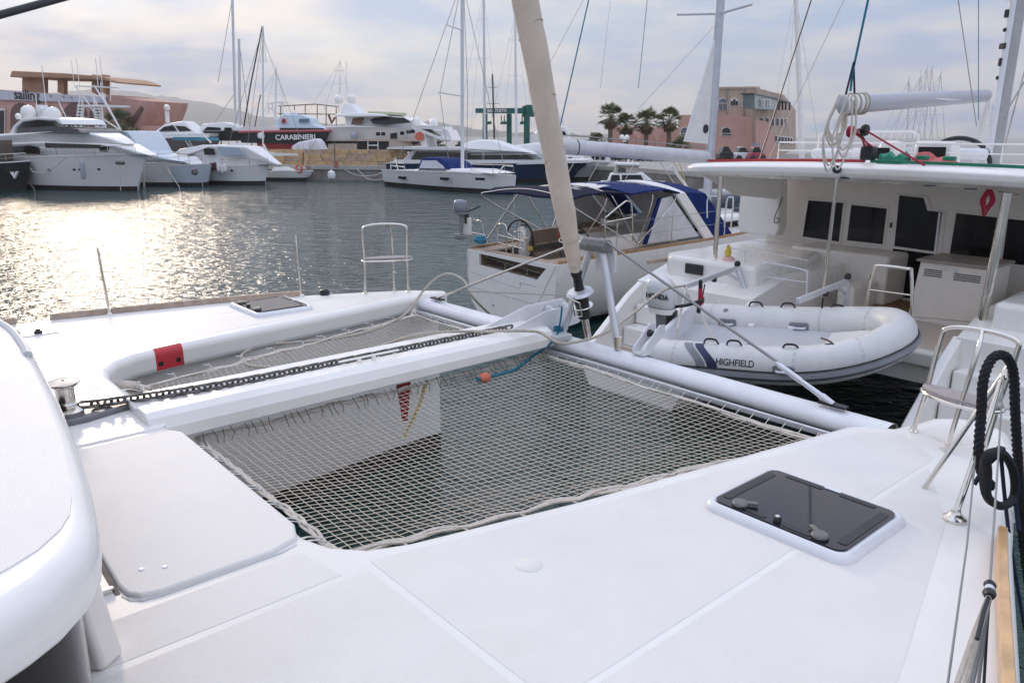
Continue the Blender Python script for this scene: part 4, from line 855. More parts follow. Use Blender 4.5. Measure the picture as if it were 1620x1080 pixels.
# falls and lashings from the davits to the dinghy (things of the davit gear)
fall=[ (bu(1115,450,8.9),bu(1105,505,8.6)),(bu(1302,470,9.0),bu(1297,528,8.9)) ]
for a,b in fall: P(MB().tube([a,b],.01,6),'davit_fall',ropek); P(MB().lathe([(0,-.05),(.03,-.04),(.035,0),(.03,.04),(0,.05)],a+(b-a)*.45,10),'fall_block',black)
for a,b,c in (((1085,452,8.3),(1125,530,7.9),(1167,596,7.75)),((1085,455,8.3),(1072,520,7.6),(1067,560,7.6))):
    q=strands(resample([bu(*a),bu(*b),bu(*c)],.02),.013,.09)
    rp_=q.build('lashing_rope',ropew,None); tag(frame(rp_),'pale lashing rope running from the davit tip down %s'%('across the dinghy to the crossbeam' if a[1]==452 else 'round the dinghy stern'),'rope')
# ================================================================== sailing yacht lying beyond the catamaran
oc=Boat('sailing_yacht','white sailing yacht with navy bimini and open teak cockpit, outboard on its stern rail',14,11.15,'sailing yacht')
Q=oc.put; CY=11.15
TU=9.6
def sheer(u): return 1.26+.022*(u-9.6)
def half(u):
    t=(u-9.6)/12.4; return 1.45*(.9+.42*t-.1*t*t if t<.35 else .9+.135-.0*t) if t<.35 else 1.5*max(.02,1-((t-.35)/.65)**2.1)
rings=[]
for u in (9.6,10.2,11,12,13,14,15.5,17,18.5,20,21,21.6,22):
    h=half(u); z=sheer(u); rings.append([(u+.0,CY+h,z),(u,CY+h*.99,z*.6),(u,CY+h*.9,.25),(u,CY+h*.72,-.02),(u,CY+h*.3,-.25),(u,CY-h*.3,-.25),(u,CY-h*.72,-.02),(u,CY-h*.9,.25),(u,CY-h*.99,z*.6),(u,CY-h,z)])
hb_=MB(); n_=10; vs=[p for r in rings for p in r]; fs=[]
for i in range(len(rings)-1):
    for k in range(n_-1): fs.append((i*n_+k,i*n_+k+1,(i+1)*n_+k+1,(i+1)*n_+k))
hb_.add(vs,fs); Q(hb_,'hull',gel,smooth=35)
# boot stripe (dark green) along both sides
for k0,sg in ((3,1),(6,-1)):
    Q(MB().loft([[(p[k0][0],p[k0][1]+sg*.006,p[k0][2]-.1),(p[k0][0],p[k0][1]+sg*.008,p[k0][2]+.0),(p[k0][0],(p[k0][1]*.55+p[k0-1 if sg>0 else k0+1][1]*.45)+sg*.008,p[k0][2]*.55+.25*.45)] for p in rings],cap=False,closed=False),'boot_stripe',antif,smooth=0)
# transom with a recessed folding platform: four pieces round the opening
r0=rings[0]; top=[p for p in r0 if p[2]>1]; tz=sheer(9.6)
def tp(x,y): q=bu(x,y,TU); return (q.y,q.z)
O=[tp(758,401),tp(864,425),tp(849,443),tp(758,419)]      # opening corners: TL TR BR BL
T=[(p[1],p[2]) for p in r0]                               # outline port sheer -> keel -> starboard sheer
def tpoly(pts,name='transom'):
    n=len(pts); mb=MB(); mb.add([(TU,v,z) for v,z in pts]+[(TU+.05,v,z) for v,z in pts],[tuple(range(n)),tuple(range(2*n-1,n-1,-1))]+[(k,(k+1)%n,(k+1)%n+n,k+n) for k in range(n)]); return Q(mb,name,gel,smooth=0)
tpoly([T[0],T[1],T[2],(O[3][0],T[2][1]),O[3],O[0],(O[0][0],tz)]); tpoly([(O[0][0],tz),O[0],O[1],(O[1][0],tz)])
tpoly([O[3],(O[3][0],T[2][1]),T[2],T[3],T[4],T[5],T[6],T[7],(O[2][0],T[7][1]),O[2]]); tpoly([(O[1][0],tz),O[1],O[2],(O[2][0],T[7][1]),T[7],T[8],T[9]])
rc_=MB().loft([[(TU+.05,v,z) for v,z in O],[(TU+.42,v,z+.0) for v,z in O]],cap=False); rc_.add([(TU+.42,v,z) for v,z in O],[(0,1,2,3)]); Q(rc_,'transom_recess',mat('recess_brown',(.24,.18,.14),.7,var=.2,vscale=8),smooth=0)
def line(pts,u,r,m,name): return Q(MB().tube([bu(x,y,u) for x,y in pts],r,6),name,m)
line([(762,404),(856,432)],TU+.1,.012,steel,'recess_rail')
for x,y in ((764,406),(800,416),(835,426)): line([(x,y),(x-1,y+9)],TU+.12,.01,steel,'recess_post')
for pts in ([(742,390),(740,425),(748,430),(822,456),(824,447),(850,453)],[(880,420),(852,478)],[(742,452),(852,482)]): line(pts,TU-.003,.006,gelg,'platform_seam')
for x,y in ((780,482),(850,486),(884,448)): 
    p=bu(x,y,TU-.01); Q(MB().lathe([(0,-.01),(.03,-.01),(.03,.01),(0,.01)],p,10,Matrix.Rotation(math.pi/2,3,'Y')),'hull_fitting',gelg)
# deck, teak side decks, cockpit well
def dk(u0,u1,a,b,z,name,m,h=.03): return Q(MB().loft([[(u,CY+half(u)*a,sheer(u)+z),(u,CY+half(u)*b,sheer(u)+z),(u,CY+half(u)*b,sheer(u)+z-h),(u,CY+half(u)*a,sheer(u)+z-h)] for u in [u0+(u1-u0)*k/8 for k in range(9)]]),name,m,smooth=30)
dk(13.4,21.9,.99,-.99,.0,'deck',gel); dk(9.62,13.4,.99,.62,.0,'side_deck',gel); dk(9.62,13.4,-.62,-.99,.0,'side_deck',gel)
dk(9.64,11.0,.96,.60,.012,'teak_side_deck',teakp); dk(9.64,13.3,-.64,-.96,.012,'teak_side_deck',teakp); dk(9.62,9.9,.6,-.6,.0,'aft_deck',teakp)
dk(9.9,13.4,.62,-.62,-.55,'cockpit_sole',teakp)
for sg in (1,-1): 
    dk(10.9,13.2,.62*sg,.36*sg,-.14,'cockpit_bench',teakp,.35)
    dk(11.0,13.4,.72*sg,.62*sg,.28,'cockpit_coaming',teakp if sg>0 else gel,.3)
for sg in (1,-1): Q(MB().loft([[(u,CY+sg*half(u)*.985,sheer(u)),(u,CY+sg*half(u)*.985,sheer(u)+.05),(u,CY+sg*half(u)*.955,sheer(u)+.05),(u,CY+sg*half(u)*.955,sheer(u))] for u in [9.7+k*.8 for k in range(15)]]),'toe_rail',teak,smooth=0)
# coachroof
Q(MB().prismy([(13.4,1.2),(13.4,1.78),(17.3,1.72),(18.6,1.5),(19,1.2)],.85,.7,CY),'coachroof',gel,bevel=.08)
Q(MB().box(14,17.3,CY-.83,CY-.78,1.45,1.6),'coachroof_window',glassw,bevel=.02)
# wheels and pedestals, stern rails
def wheel(u,v,z,r):
    w=bpy.data.objects.new('steering_wheel',None); COL.objects.link(w); w.parent=oc.root; w['_shift']=1
    Q(MB().tube([(u+.0,v+r*math.cos(t),z+r*math.sin(t)) for t in [k*math.pi/16 for k in range(32)]],.02,8,closed=True),'rim',black,w)
    sp=MB(); [sp.tube([(u,v,z),(u,v+r*math.cos(t),z+r*math.sin(t))],.011,6) for t in [R(90+72*k) for k in range(5)]]; Q(sp,'spokes',steel,w)
    Q(MB().loft([[(u+.05,v-.1,.75),(u+.05,v+.1,.75),(u+.3,v+.08,.75),(u+.3,v-.08,.75)],[(u+.05,v-.13,z+.25),(u+.05,v+.13,z+.25),(u+.22,v+.1,z+.3),(u+.22,v-.1,z+.3)]]),'pedestal',gel,w,bevel=.03)
    Q(MB().lathe([(0,0),(.07,0),(.07,.03),(0,.04)],(u+.13,v,z+.3),12),'compass',black,w); del w['_shift']
wc=bu(822,381,10.5); wheel(10.5,wc.y,wc.z,.42); wheel(10.5,2*CY-wc.y-.2,wc.z,.42)
for pts in ([(788,397),(787,362),(791,354),(800,357),(802,372),(801,398)],[(812,402),(811,372),(820,366),(829,370),(829,405)],[(788,372),(829,382)],[(788,384),(829,394)],[(787,392),(787,404),(793,408),(800,409)],[(811,398),(811,409),(818,413)]): Q(MB().tube(spline([bu(x,y,9.75) for x,y in pts],4),.012,6),'stern_rail',steel)
for pts in ([(746,386),(745,352),(750,347),(762,350),(768,372),(772,383)],[(746,368),(768,372)],[(757,348),(750,352)]): Q(MB().tube([bu(x,y,9.8) for x,y in pts],.013,6),'pushpit_rail',steel)
ob2=outboard(oc.root,mat('cowl_grey',(.22,.23,.27),.35,coat=.3)); p=bu(733,338,9.55); ob2.location=(p.x-oc.o.x-.05,p.y-oc.o.y,p.z+.02); ob2.rotation_euler=(0,0,R(-20)); ob2.scale=(.72,.72,.72)
Q(MB().box(9.58,9.64,p.y-.16,p.y+.1,p.z-.42,p.z-.08),'outboard_bracket',gel,bevel=.01)
Q(MB().lathe([(0,-.08),(.12,-.05),(.15,.02),(.1,.09),(0,.1)],bu(760,380,9.9),8),'line_bag',mat('cloth_blue',(.05,.25,.38),.8,var=.3,vscale=20))
b_=bu(840,385,10.4); Q(MB().lathe([(0,-.16),(.045,-.16),(.045,.02),(.018,.08),(.018,.16),(0,.16)],b_,12),'bottle',mat('bottle_dark',(.03,.02,.015),.15)); Q(MB().lathe([(.046,-.14),(.047,-.14),(.047,-.05),(.046,-.05)],b_,12),'bottle_label',ropey)
# cockpit table, red extinguisher, plant
tb=bu(900,372,11.6); Q(MB().box(11.4,12.6,CY-.12,CY+.12,1.25,1.6),'cockpit_table',gel,bevel=.03); Q(MB().box(11.35,12.65,CY-.2,CY+.2,1.6,1.63),'table_top',teakp,bevel=.01)
Q(MB().lathe([(0,0),(.05,0),(.05,.2),(.02,.25),(0,.25)],bu(886,382,11.2),10),'extinguisher',red)
fo=MB(); c=bu(968,345,12.9)
for k in range(140):
    a=random.uniform(0,6.28); r=random.uniform(.03,.2); q=c+Vector((r*math.cos(a),1.3*r*math.sin(a),random.uniform(-.03,.09))); d=Vector((random.uniform(-1,1),random.uniform(-1,1),random.uniform(.2,1))).normalized(); s_=d.orthogonal().normalized()
    fo.add([q-s_*.02,q+s_*.02,q+d*.09],[(0,1,2)])
Q(fo,'herb_plant',mat('herb_green',(.10,.17,.02),.6,var=.3,vscale=20)); Q(MB().box(12.75,13.05,c.y-.22,c.y+.22,c.z-.2,c.z-.02),'herb_tray',gel,bevel=.02)
# bimini and sprayhood
def zb(v,k=1): return .09*(1-((v-CY)/1.3)**2)*k
def cloth(us,zs,hw,name,m,th=.03,camber=1,nn=13):
    top=[]; bot=[]
    mb=MB(); g=[]
    for u,z in zip(us,zs):
        row=[]
        for k in range(nn):
            v=CY-hw+2*hw*k/(nn-1); row.append((u+.03*math.sin(k*1.3+u*3),v,z+zb(v,camber)+.012*math.sin(u*7+k)))
        g.append(row)
    M_=len(g); vs=[p for r in g for p in r]+[(x,y,z-th) for r in g for x,y,z in r]; o=M_*nn; fs=[]
    for i in range(M_-1):
        for k in range(nn-1):
            a=i*nn+k; fs+= [(a,a+1,a+nn+1,a+nn),(o+a+nn,o+a+nn+1,o+a+1,o+a)]
    for i in range(M_-1): fs+=[(i*nn,(i+1)*nn,o+(i+1)*nn,o+i*nn),(i*nn+nn-1,o+i*nn+nn-1,o+(i+1)*nn+nn-1,(i+1)*nn+nn-1)]
    for k in range(nn-1): fs+=[(k,o+k,o+k+1,k+1),((M_-1)*nn+k,(M_-1)*nn+k+1,o+(M_-1)*nn+k+1,o+(M_-1)*nn+k)]
    mb.add(vs,fs); return Q(mb,name,m,smooth=50)
cloth([10.0,10.3,10.8,11.3,11.6],[2.40,2.47,2.49,2.47,2.44],1.28,'bimini_aft',mat('canvas_dark',(.008,.011,.035),.85,var=.2,spec=.1),.03,.3)
cloth([11.45,11.6,11.8,12.05],[2.44,2.465,2.47,2.46],.5,'bimini_patch',canvasw,.02,.9)
cloth([11.6,12.1,12.7,13.1],[2.44,2.47,2.47,2.40],1.28,'bimini',navy)
for u,z in ((10.05,2.34),(11.0,2.42),(12.0,2.42),(13.0,2.38)):
    pass
def hoop(u0,z0,u1,z1,hw,r=.013,name='bimini_frame'): 
    return Q(MB().tube(spline([(u0,CY+hw,z0),(u1,CY+hw,z1-.12),(u1,CY+hw*.8,z1+.04),(u1,CY,z1+.14),(u1,CY-hw*.8,z1+.04),(u1,CY-hw,z1-.12),(u0,CY-hw,z0)],5),r,6),name,steel)
hoop(11.9,1.4,10.05,2.38,1.26); hoop(11.9,1.42,11.2,2.42,1.24); hoop(11.9,1.44,12.3,2.42,1.24); hoop(10.0,1.35,10.9,2.4,1.25); hoop(11.9,1.45,13.0,2.36,1.25)
# white solid arch then clear-windowed sprayhood
ar=MB(); hw=1.24
def archring(u,z,w,hw=1.24,foot=1.35):
    o=[]
    for k in range(21):
        t=-1+2*k/20; y=hw*math.copysign(min(1,abs(t)*1.25)**1.0,t) if abs(t)<.8 else hw*math.copysign(1,t)
        zz=z+.2*(1-(y/hw)**2)-.04 if abs(t)<.8 else z-.04-(abs(t)-.8)/.2*(z-.04-foot)
        o.append((u+(0 if abs(t)<.8 else (abs(t)-.8)/.2*1.15),CY+y,zz))
    return o
def archstrip(u0,u1,z0,z1,name,m,d=.03,hw=1.24):
    a,b=archring(u0,z0,0,hw),archring(u1,z1,0,hw); mb=MB(); mb.loft([a,b],cap=False,closed=False); c,d_=[(x,CY+(y-CY)*.97,z-d) for x,y,z in a],[(x,CY+(y-CY)*.97,z-d) for x,y,z in b]
    mb.loft([c,d_],cap=False,closed=False); mb.loft([a,c],cap=False,closed=False); mb.loft([b,d_],cap=False,closed=False); return Q(mb,name,m,smooth=50)
archstrip(13.05,13.35,2.40,2.42,'arch',gel); archstrip(13.36,13.42,2.42,2.42,'arch_edge',navy); archstrip(13.42,14.1,2.42,2.36,'sprayhood_top',navy,hw=1.22)
clear=mat('clear_vinyl',(.62,.62,.64),.25,var=.15,vscale=3,bump=.4,bscale=4,spec=.6)
def sidepoly(pts,v,name,m,th=.012): return Q(MB().prismy(pts,th,y0=v),name,m,smooth=0)
for v in (CY-1.2,CY+1.2):
    sidepoly([(13.55,2.22),(14.05,2.2),(14.6,1.75),(15.0,1.4),(14.25,1.42)],v,'sprayhood_window',clear)
    sidepoly([(13.45,2.3),(14.08,2.3),(14.2,2.12),(13.58,2.2)],v-.003 if v<CY else v+.003,'sprayhood_band',navy,.014); sidepoly([(14.02,2.2),(14.14,2.16),(14.42,1.42),(14.28,1.42)],v-.003 if v<CY else v+.003,'sprayhood_band',navy,.014)
    sidepoly([(12.2,1.4),(12.6,2.28),(12.98,2.32),(13.1,2.2),(14.0,1.42)],v*1.0+(.02 if v<CY else -.02),'side_curtain',clear); sidepoly([(12.14,1.4),(12.55,2.3),(12.65,2.3),(12.26,1.4)],v+(.015 if v<CY else -.015),'curtain_edge',navy,.014)
Q(MB().loft([[(14.1,CY-1.15,2.3),(14.1,CY+1.15,2.3)],[(15.1,CY-1.05,1.5),(15.1,CY+1.05,1.5)]],cap=False,closed=False),'sprayhood_front',clear)
# mast, boom with slab of mainsail, rigging
MUo=15.9
mt=bpy.data.objects.new('mast',None); COL.objects.link(mt); mt.parent=oc.root; mt['_shift']=1
Q(MB().loft([[(MUo+.13*math.cos(t),CY+.085*math.sin(t),z) for t in [k*math.pi/8 for k in range(16)]] for z in (1.5,9,17)]),'mast_tube',mat('mast_pale',(.52,.54,.58),.35,.5,var=.08),mt)
for z in (6.2,10.5): Q(MB().tube([(MUo-.25,CY+1.0,z+.06),(MUo,CY,z),(MUo-.25,CY-1.0,z+.06)],.03,6),'spreader',alup,mt)
sp_=[bv(1082,224,CY),bv(1119,228,CY),bv(1131,62,CY)]
fl_=MB(); fl_.add([(p.x,CY+.02,p.z) for p in sp_]+[(p.x,CY-.02,p.z) for p in sp_],[(0,1,2),(5,4,3),(0,3,4,1),(1,4,5,2),(2,5,3,0)]); Q(fl_,'furled_main_head',canvasw,mt,smooth=0)
em=bv(1115,204,CY); Q(MB().lathe([(0,-.01),(.1,-.01),(.1,.01),(0,.01)],(em.x,CY-.025,em.z),14,Matrix.Rotation(math.pi/2,3,'X')),'sail_emblem',black,mt)
del mt['_shift']
a,b=bv(888,230,CY),bv(1122,248,CY); d=b-a
Q(MB().loft([[ (a+d*t)+Vector((0,.08*math.cos(q),(.15)*math.sin(q)-.02)) for q in [k*math.pi/6 for k in range(12)]] for t in (0,.5,1)]),'boom',mat('boom_pale',(.60,.60,.63),.4,.2),smooth=60)
Q(MB().loft([[ (a+d*t)+Vector((0,.085*math.cos(q),(.155)*math.sin(q)-.02)) for q in [k*math.pi/6 for k in range(12)]] for t in (.085,.09)]),'boom_ring',black)
Q(MB().tube([a+d*.02+Vector((0,0,.2)),a+d*.5+Vector((0,0,.22)),b+Vector((0,0,.2))],.012,5),'lazy_line',wire)
k_a,k_b=bv(1062,262,CY),bv(1108,326,CY); Q(MB().tube([k_a,k_b],.035,8),'boom_vang',alup)
for p,q,v,r,m in (((1075,258),(1100,340),CY,.01,ropey),((1040,250),(1085,318),CY,.008,ropew),((1065,255),(1105,345),CY-.2,.006,ropey),((885,205),(945,-60),CY,.013,ropeblu),((870,100),(955,-60),CY+.9,.005,wire),((940,250),(1150,20),CY+.2,.005,wire),((1010,140),(1026,-20),CY+.3,.007,ropeblu),((950,140),(968,-20),CY+.5,.004,wire)):
    Q(MB().tube([bv(*p,v),bv(*q,v)],r,5),'rigging_wire',m)
for x,y in ((905,260),(945,258),(1000,262)): Q(MB().tube([bv(x+6,y-8,CY),bv(x-14,y+28,CY-.6)],.006,5),'reef_line',ropeb)
# guard rail stanchions along the near side
for u in (11.2,12.8,14.6,16.4): Q(MB().tube([(u,CY-half(u)*.95,sheer(u)),(u,CY-half(u)*.95,sheer(u)+.62)],.013,6),'stanchion',steel)
for z in (.32,.6): Q(MB().tube([(u,CY-half(u)*.95,sheer(u)+z) for u in (11.2,12.8,14.6,16.4)],.005,5),'guard_wire',wire)
g=[(958,398),(957,350),(963,340),(985,322),(992,318),(998,322),(1000,342),(1001,382)]; Q(MB().tube(spline([bv(x,y,CY-1.36) for x,y in g],4),.015,6),'boarding_rail',steel); Q(MB().tube([bv(958,352,CY-1.36),bv(1000,344,CY-1.36)],.013,6),'boarding_rail',steel)
# black tender on the foredeck, grey fender
Q(MB().tube(spline([(16.5,CY-.5,1.75),(17.4,CY-.75,1.8),(18.4,CY-.6,1.85),(18.9,CY,1.9),(18.4,CY+.6,1.85),(17.4,CY+.75,1.8),(16.5,CY+.5,1.75)],5),.2,10),'deck_tender',mat('tender_dark',(.035,.05,.075),.6))
# ================================================================== harbour behind
def gp(px,D,z=1.1): p=atd(px,217,D); return Vector((p.x,p.y,z))
def wat(px,py): return onz(px,py,0)
class Ship:
    """a thing seen side-on: local x runs from its left end to its right end, y away from us, traced outlines stand at real depth"""
    def __init__(s,name,label,cat,left,right,z0=0,group=None):
        a,b=Vector(left),Vector(right); a.z=b.z=z0; s.c=(a+b)/2; d=b-a; s.L=d.length; s.a=math.atan2(d.y,d.x)
        s.root=thing(name,label,cat,s.c,s.a,group); s.ex=d.normalized(); s.ey=Vector((-s.ex.y,s.ex.x,0))
    def xz(s,px,py,yo=0):
        d=ray(px,py); t=((s.c-CAMP).dot(s.ey)+yo)/d.dot(s.ey); p=CAMP+d*t-s.c; return (p.dot(s.ex),p.z)
    def p3(s,px,py,yo=0): x,z=s.xz(px,py,yo); return Vector((x,yo,z))
    def side(s,pts,hw,name,m,h1=None,parent=None,bevel=0,y0=0,smooth=30,seg=2,tp=None):
        mb=MB().prismy([s.xz(x,y,y0-hw) for x,y in pts],hw,h1,y0)
        if tp is not None:                                   # narrows towards the bow
            xs=[v[0] for v in mb.v]; a=min(xs)+(max(xs)-min(xs))*tp; b=max(xs)
            mb.v=[(x,y0+(y-y0)*(1 if x<a else 1-.8*((x-a)/(b-a))**1.5),z) for x,y,z in mb.v]
        return mb.build(name,m,parent or s.root,bevel=bevel,smooth=smooth,seg=seg)
    def plate(s,pts,y,name,m,parent=None,d=.05,y1=None):
        y1=y if y1 is None else y1; q=[s.xz(px,py,y) for px,py in pts]; zs=[z for _,z in q]; a,b=min(zs),max(zs)
        f=lambda z: y+(y1-y)*((z-a)/(b-a) if b>a else 0)
        return MB().loft([[(x,f(z)-d/2,z) for x,z in q],[(x,f(z)+d/2,z) for x,z in q]]).build(name,m,parent or s.root,smooth=0)
    def tubes(s,paths,r,name,m,yo=0,parent=None,n=5):
        
        for p in paths: o=MB().tube([s.p3(x,y,yo) for x,y in p],r,n).build(name,m,parent or s.root)
        return o
    def hull(s,top,B,m,bow=1,rake=.08,boot=antif,x0=None,x1=None,deckm=None,flare=.25,zb=-.3,stern=.8,deck=True):
        """top: pixel points of the sheer from left to right"""
        T=[s.xz(x,y,-B/2*.7 if i<len(top)-1 else 0) for i,(x,y) in enumerate(top)]; x0=T[0][0]; x1=T[-1][0]; N=16; rings=[]; dk=[]
        for i in range(N+1):
            t=i/N; x=x0+(x1-x0)*t
            for (a,za),(b,zb_) in zip(T,T[1:]):
                if a<=x<=b+1e-6: zs=za+(zb_-za)*(x-a)/(b-a) if b>a else za
            tt=t if bow>0 else 1-t
            w=(stern+(1-stern)*min(1,tt/.4)) if tt<.4 else max(.015,1-((tt-.4)/.6)**2.3)
            h=B/2*w; fl=1-flare*(.4+.6*tt); sh=-bow*rake*(x1-x0)*tt**6
            P_=[(x,h,zs),(x+sh*.5,h*(1+fl)/2,zs*.55),(x+sh,h*fl,.26),(x+sh*1.1,h*fl*.9,zb)]
            rings.append(P_+[(a,-b,c) for a,b,c in P_[::-1]]); dk.append([(x,h*.97,zs-.03),(x,-h*.97,zs-.03)])
        MB().loft(rings).build('hull',m,s.root,smooth=35)
        MB().loft([[(a,b*1.004,c) for a,b,c in (r[2],)]+[(r[2][0],r[2][1]*1.01+.01,r[2][2]-.02),(r[3][0],r[3][1]*1.01+.01,-.25)] for r in rings],cap=False,closed=False).build('boot_stripe',boot,s.root,smooth=0)
        MB().loft([[(r[5][0],r[5][1]*1.01-.01,r[5][2]+.0),(r[4][0],r[4][1]*1.01-.01,-.25)] for r in rings],cap=False,closed=False).build('boot_stripe',boot,s.root,smooth=0)
        s.B=B; s.rings=rings
        MB().loft([[Vector(r[-1])+Vector((0,-.03,-.02)),Vector(r[-1])+Vector((0,-.03,.05)),Vector(r[-1])+Vector((0,.06,.05))] for r in rings],cap=False,closed=False).build('rub_rail',deckm or gel,s.root)
        return rings
    def dome(s,px,py,r,yo=0,m=None,name='radar_dome'):
        c=s.p3(px,py,yo); MB().lathe([(0,-r),(r*.75,-r),(r*.95,-r*.4),(r,0),(r*.8,r*.6),(r*.4,r*.92),(0,r)],c,14).build(name,m or gel,s.root)
    def ports(s,pts,y,name='porthole',w=.22,h=.14):
        for px,py in pts:
            x,z=s.xz(px,py,y); MB().box(x-w/2,x+w/2,y-.02,y+.06,z-h/2,z+h/2).build(name,glassw,s.root,bevel=.03)
    def rail(s,top,y,h=.5,step=1.2,name='guard_rail'):
        T=[s.p3(px,py,y) for px,py in top]; mb=MB(); up=Vector((0,0,h)); mb.tube([p+up for p in T],.02,5); mb.tube([p+up*.5 for p in T],.012,4)
        for a,b in zip(T,T[1:]):
            k=max(1,int((b-a).length/step)); [mb.tube([a+(b-a)*i/k,a+(b-a)*i/k+up],.016,4) for i in range(k+1)]
        return mb.build(name,steel,s.root)
hw_w=mat('yacht_white',(.78,.77,.76),.3,var=.03,vscale=.6); hw_b=mat('yacht_pale_blue',(.58,.64,.70),.4,var=.05,vscale=.6)
hw_n=mat('yacht_navy',(.012,.035,.085),.25,var=.2,vscale=.5,coat=.3); hw_k=mat('yacht_black',(.02,.02,.022),.35,var=.2); hw_g=mat('yacht_grey',(.42,.45,.47),.45,var=.06,vscale=.7)
# ---------------------------------------------------------------- land: quay, hills
stone=mat('quay_stone',(.23,.21,.19),.9,var=.35,vscale=.8,bump=.6,bscale=6); paving=mat('quay_paving',(.34,.32,.30),.9,var=.15,vscale=.3)
qe=[(-160,80),(-30,71),(-21.5,63.5),(-9.0,62.6),(-7.5,66),(4,68),(9,62),(14,50),(24,44),(90,40)]
qm=MB(); back=[(900,420),(2600,3300),(-3200,3300),(-900,700)]
qm.prism(qe+back,-1,1.05); struct(qm.build('quay',stone,smooth=0))
MB().prism([(x,y+.45) for x,y in qe]+back,1.0,1.10).build('quay_top',paving,smooth=0); struct(COL.objects['quay_top'])
cp=MB(); cp.loft([[(x,y-.12,.85),(x,y+.5,.85),(x,y+.5,1.16),(x,y-.12,1.16)] for x,y in qe]); struct(cp.build('quay_coping',mat('coping',(.42,.40,.37),.85,var=.15,vscale=1.5),smooth=0))
hillm=mat('hill_scrub',(.10,.11,.09),1,var=.4,vscale=.004)
def hill(name,ridge,D,back):
    N=120; x0,x1=ridge[0][0],ridge[-1][0]; rows=[]
    for i in range(N+1):
        x=x0+(x1-x0)*i/N; 
        for (a,ya),(b,yb) in zip(ridge,ridge[1:]):
            if a<=x<=b: y=ya+(yb-ya)*(x-a)/(b-a)
        y+=1.1*math.sin(x*.11)+.7*math.sin(x*.31+1)+.4*math.sin(x*.83)
        p=atd(x,y,D); f=gp(x,D-900,0); rows.append([(f.x,f.y,-2),((f.x*.6+p.x*.4),(f.y*.6+p.y*.4),p.z*.35),((f.x*.25+p.x*.75),(f.y*.25+p.y*.75),p.z*.8),tuple(p),(p.x*1.15,p.y*1.15,-2)])
    return struct(MB().loft(rows,cap=False,closed=False).build(name,hillm,smooth=60))
hill('hill',[(-500,150),(-200,160),(60,150),(150,140),(195,143),(215,146),(255,152),(300,158),(345,166),(400,182),(470,190),(560,200),(640,206),(760,212)],3000,0)
hill('hill',[(300,205),(420,196),(560,196),(640,196),(690,191),(725,200),(770,206),(850,211),(1000,214)],2500,0)
# ---------------------------------------------------------------- stone parapet on the left quay, built of courses of blocks
par=thing('stone_parapet','low wall of yellow stone blocks on the quay behind the small white sloop','wall',gp(525,64.2,1.1),math.atan2(-.9,12.5))
blk=mat('yellow_stone',(.50,.34,.18),.9,var=.3,vscale=2.5,bump=.5,bscale=8); blk2=mat('tan_stone',(.40,.29,.20),.9,var=.3,vscale=2.5,bump=.5,bscale=8)
bms=[]
for m_ in (blk,blk2):
    t=MB().box(-.5,.5,-.3,.3,0,.34).build('stone_block',m_,None,bevel=.02); bms.append(t.data); bpy.data.objects.remove(t)
for r_ in range(4):
    x_=-6.1
    while x_<5.9:
        w_=random.uniform(.65,1.55)*(1 if r_<3 else 1.3); h_=random.uniform(.8,.92)
        inst('stone_block',bms[random.random()<.35],par,Matrix.Translation((x_+w_/2,random.uniform(-.05,.05)+r_*.06,.06+r_*.31))@Matrix.Rotation(random.uniform(-.012,.012),4,'Y')@Matrix.Diagonal((w_-.03,1,h_,1))); x_+=w_
for px0,px1,y0,y1,D,lab in ((519,559,229,247,66,'beige concrete block standing on the parapet by the big yacht'),(615,674,221,236,70,'long beige concrete block behind the navy yacht\'s stern')):
    s=Ship('concrete_block',lab,'block',gp(px0,D),gp(px1,D),1.1); o=s.side([(px0,y1),(px0,y0),(px1,y0),(px1,y1)],.8,'block_body',mat('concrete_beige',(.48,.40,.32),.9,var=.12,vscale=1.2),bevel=.04,y0=.8); s.side([(px0,y0+.2),(px0,y0-1),(px1,y0-1),(px1,y0+.2)],.84,'cap_slab',mat('concrete_beige',(.48,.4,.32)),y0=.8)
# ---------------------------------------------------------------- far left: club building
pink=mat('stucco_pink',(.52,.30,.25),.9,var=.16,vscale=.5,bump=.3,bscale=3); pink2=mat('stucco_salmon',(.56,.33,.27),.9,var=.10,vscale=.35,bump=.3,bscale=3); ochre=mat('stucco_ochre',(.42,.25,.16),.9,var=.12,vscale=.6); beige=mat('stucco_beige',(.46,.36,.28),.9,var=.16,vscale=.4)
dark=mat('opening_dark',(.03,.026,.025),.6); frame_w=mat('frame_white',(.72,.70,.68),.6); glassf=mat('far_glass',(.10,.12,.13),.12,var=.3,vscale=.8,spec=.7)
def arch(x0,x1,yb,yt,n=9):
    r=(x1-x0)/2; cx=(x0+x1)/2; o=[(x0,yb)]; ys=yt+r
    for k in range(n+1):
        t=math.pi-math.pi*k/n; o.append((cx+r*math.cos(t),ys-r*math.sin(t)))
    return o+[(x1,yb)]
cl_=Ship('club_building','pink harbour club building with a sign band and roof canopy at far left','building',gp(-160,90),gp(170,82),1.1)
cl_.side([(-160,235),(-160,138),(0,142),(168,158),(168,235)],4,'wall',pink,y0=4)
sg_=cl_.plate([(-150,139),(0,143),(168,154),(168,163),(90,161),(0,158),(-150,153)],-.12,'sign_band',mat('banner_pale',(.55,.54,.60),.7,var=.08,vscale=.6),d=.15)
p=cl_.p3(42,151,-.22); text('sign_lettering','sailing',black,cl_.root,face_frame(p,(1,0,-.06),(0,0,1)),1.4,.02,bold=.02)
for x,y in ((80,152),(100,153.5),(113,154.5)): 
    q=[(x-2.5,y-2),(x+2.5,y+.5),(x+1,y+2.5)]; cl_.plate(q,-.22,'sign_mark',mat('mark_red',(.45,.12,.12),.7),d=.03)
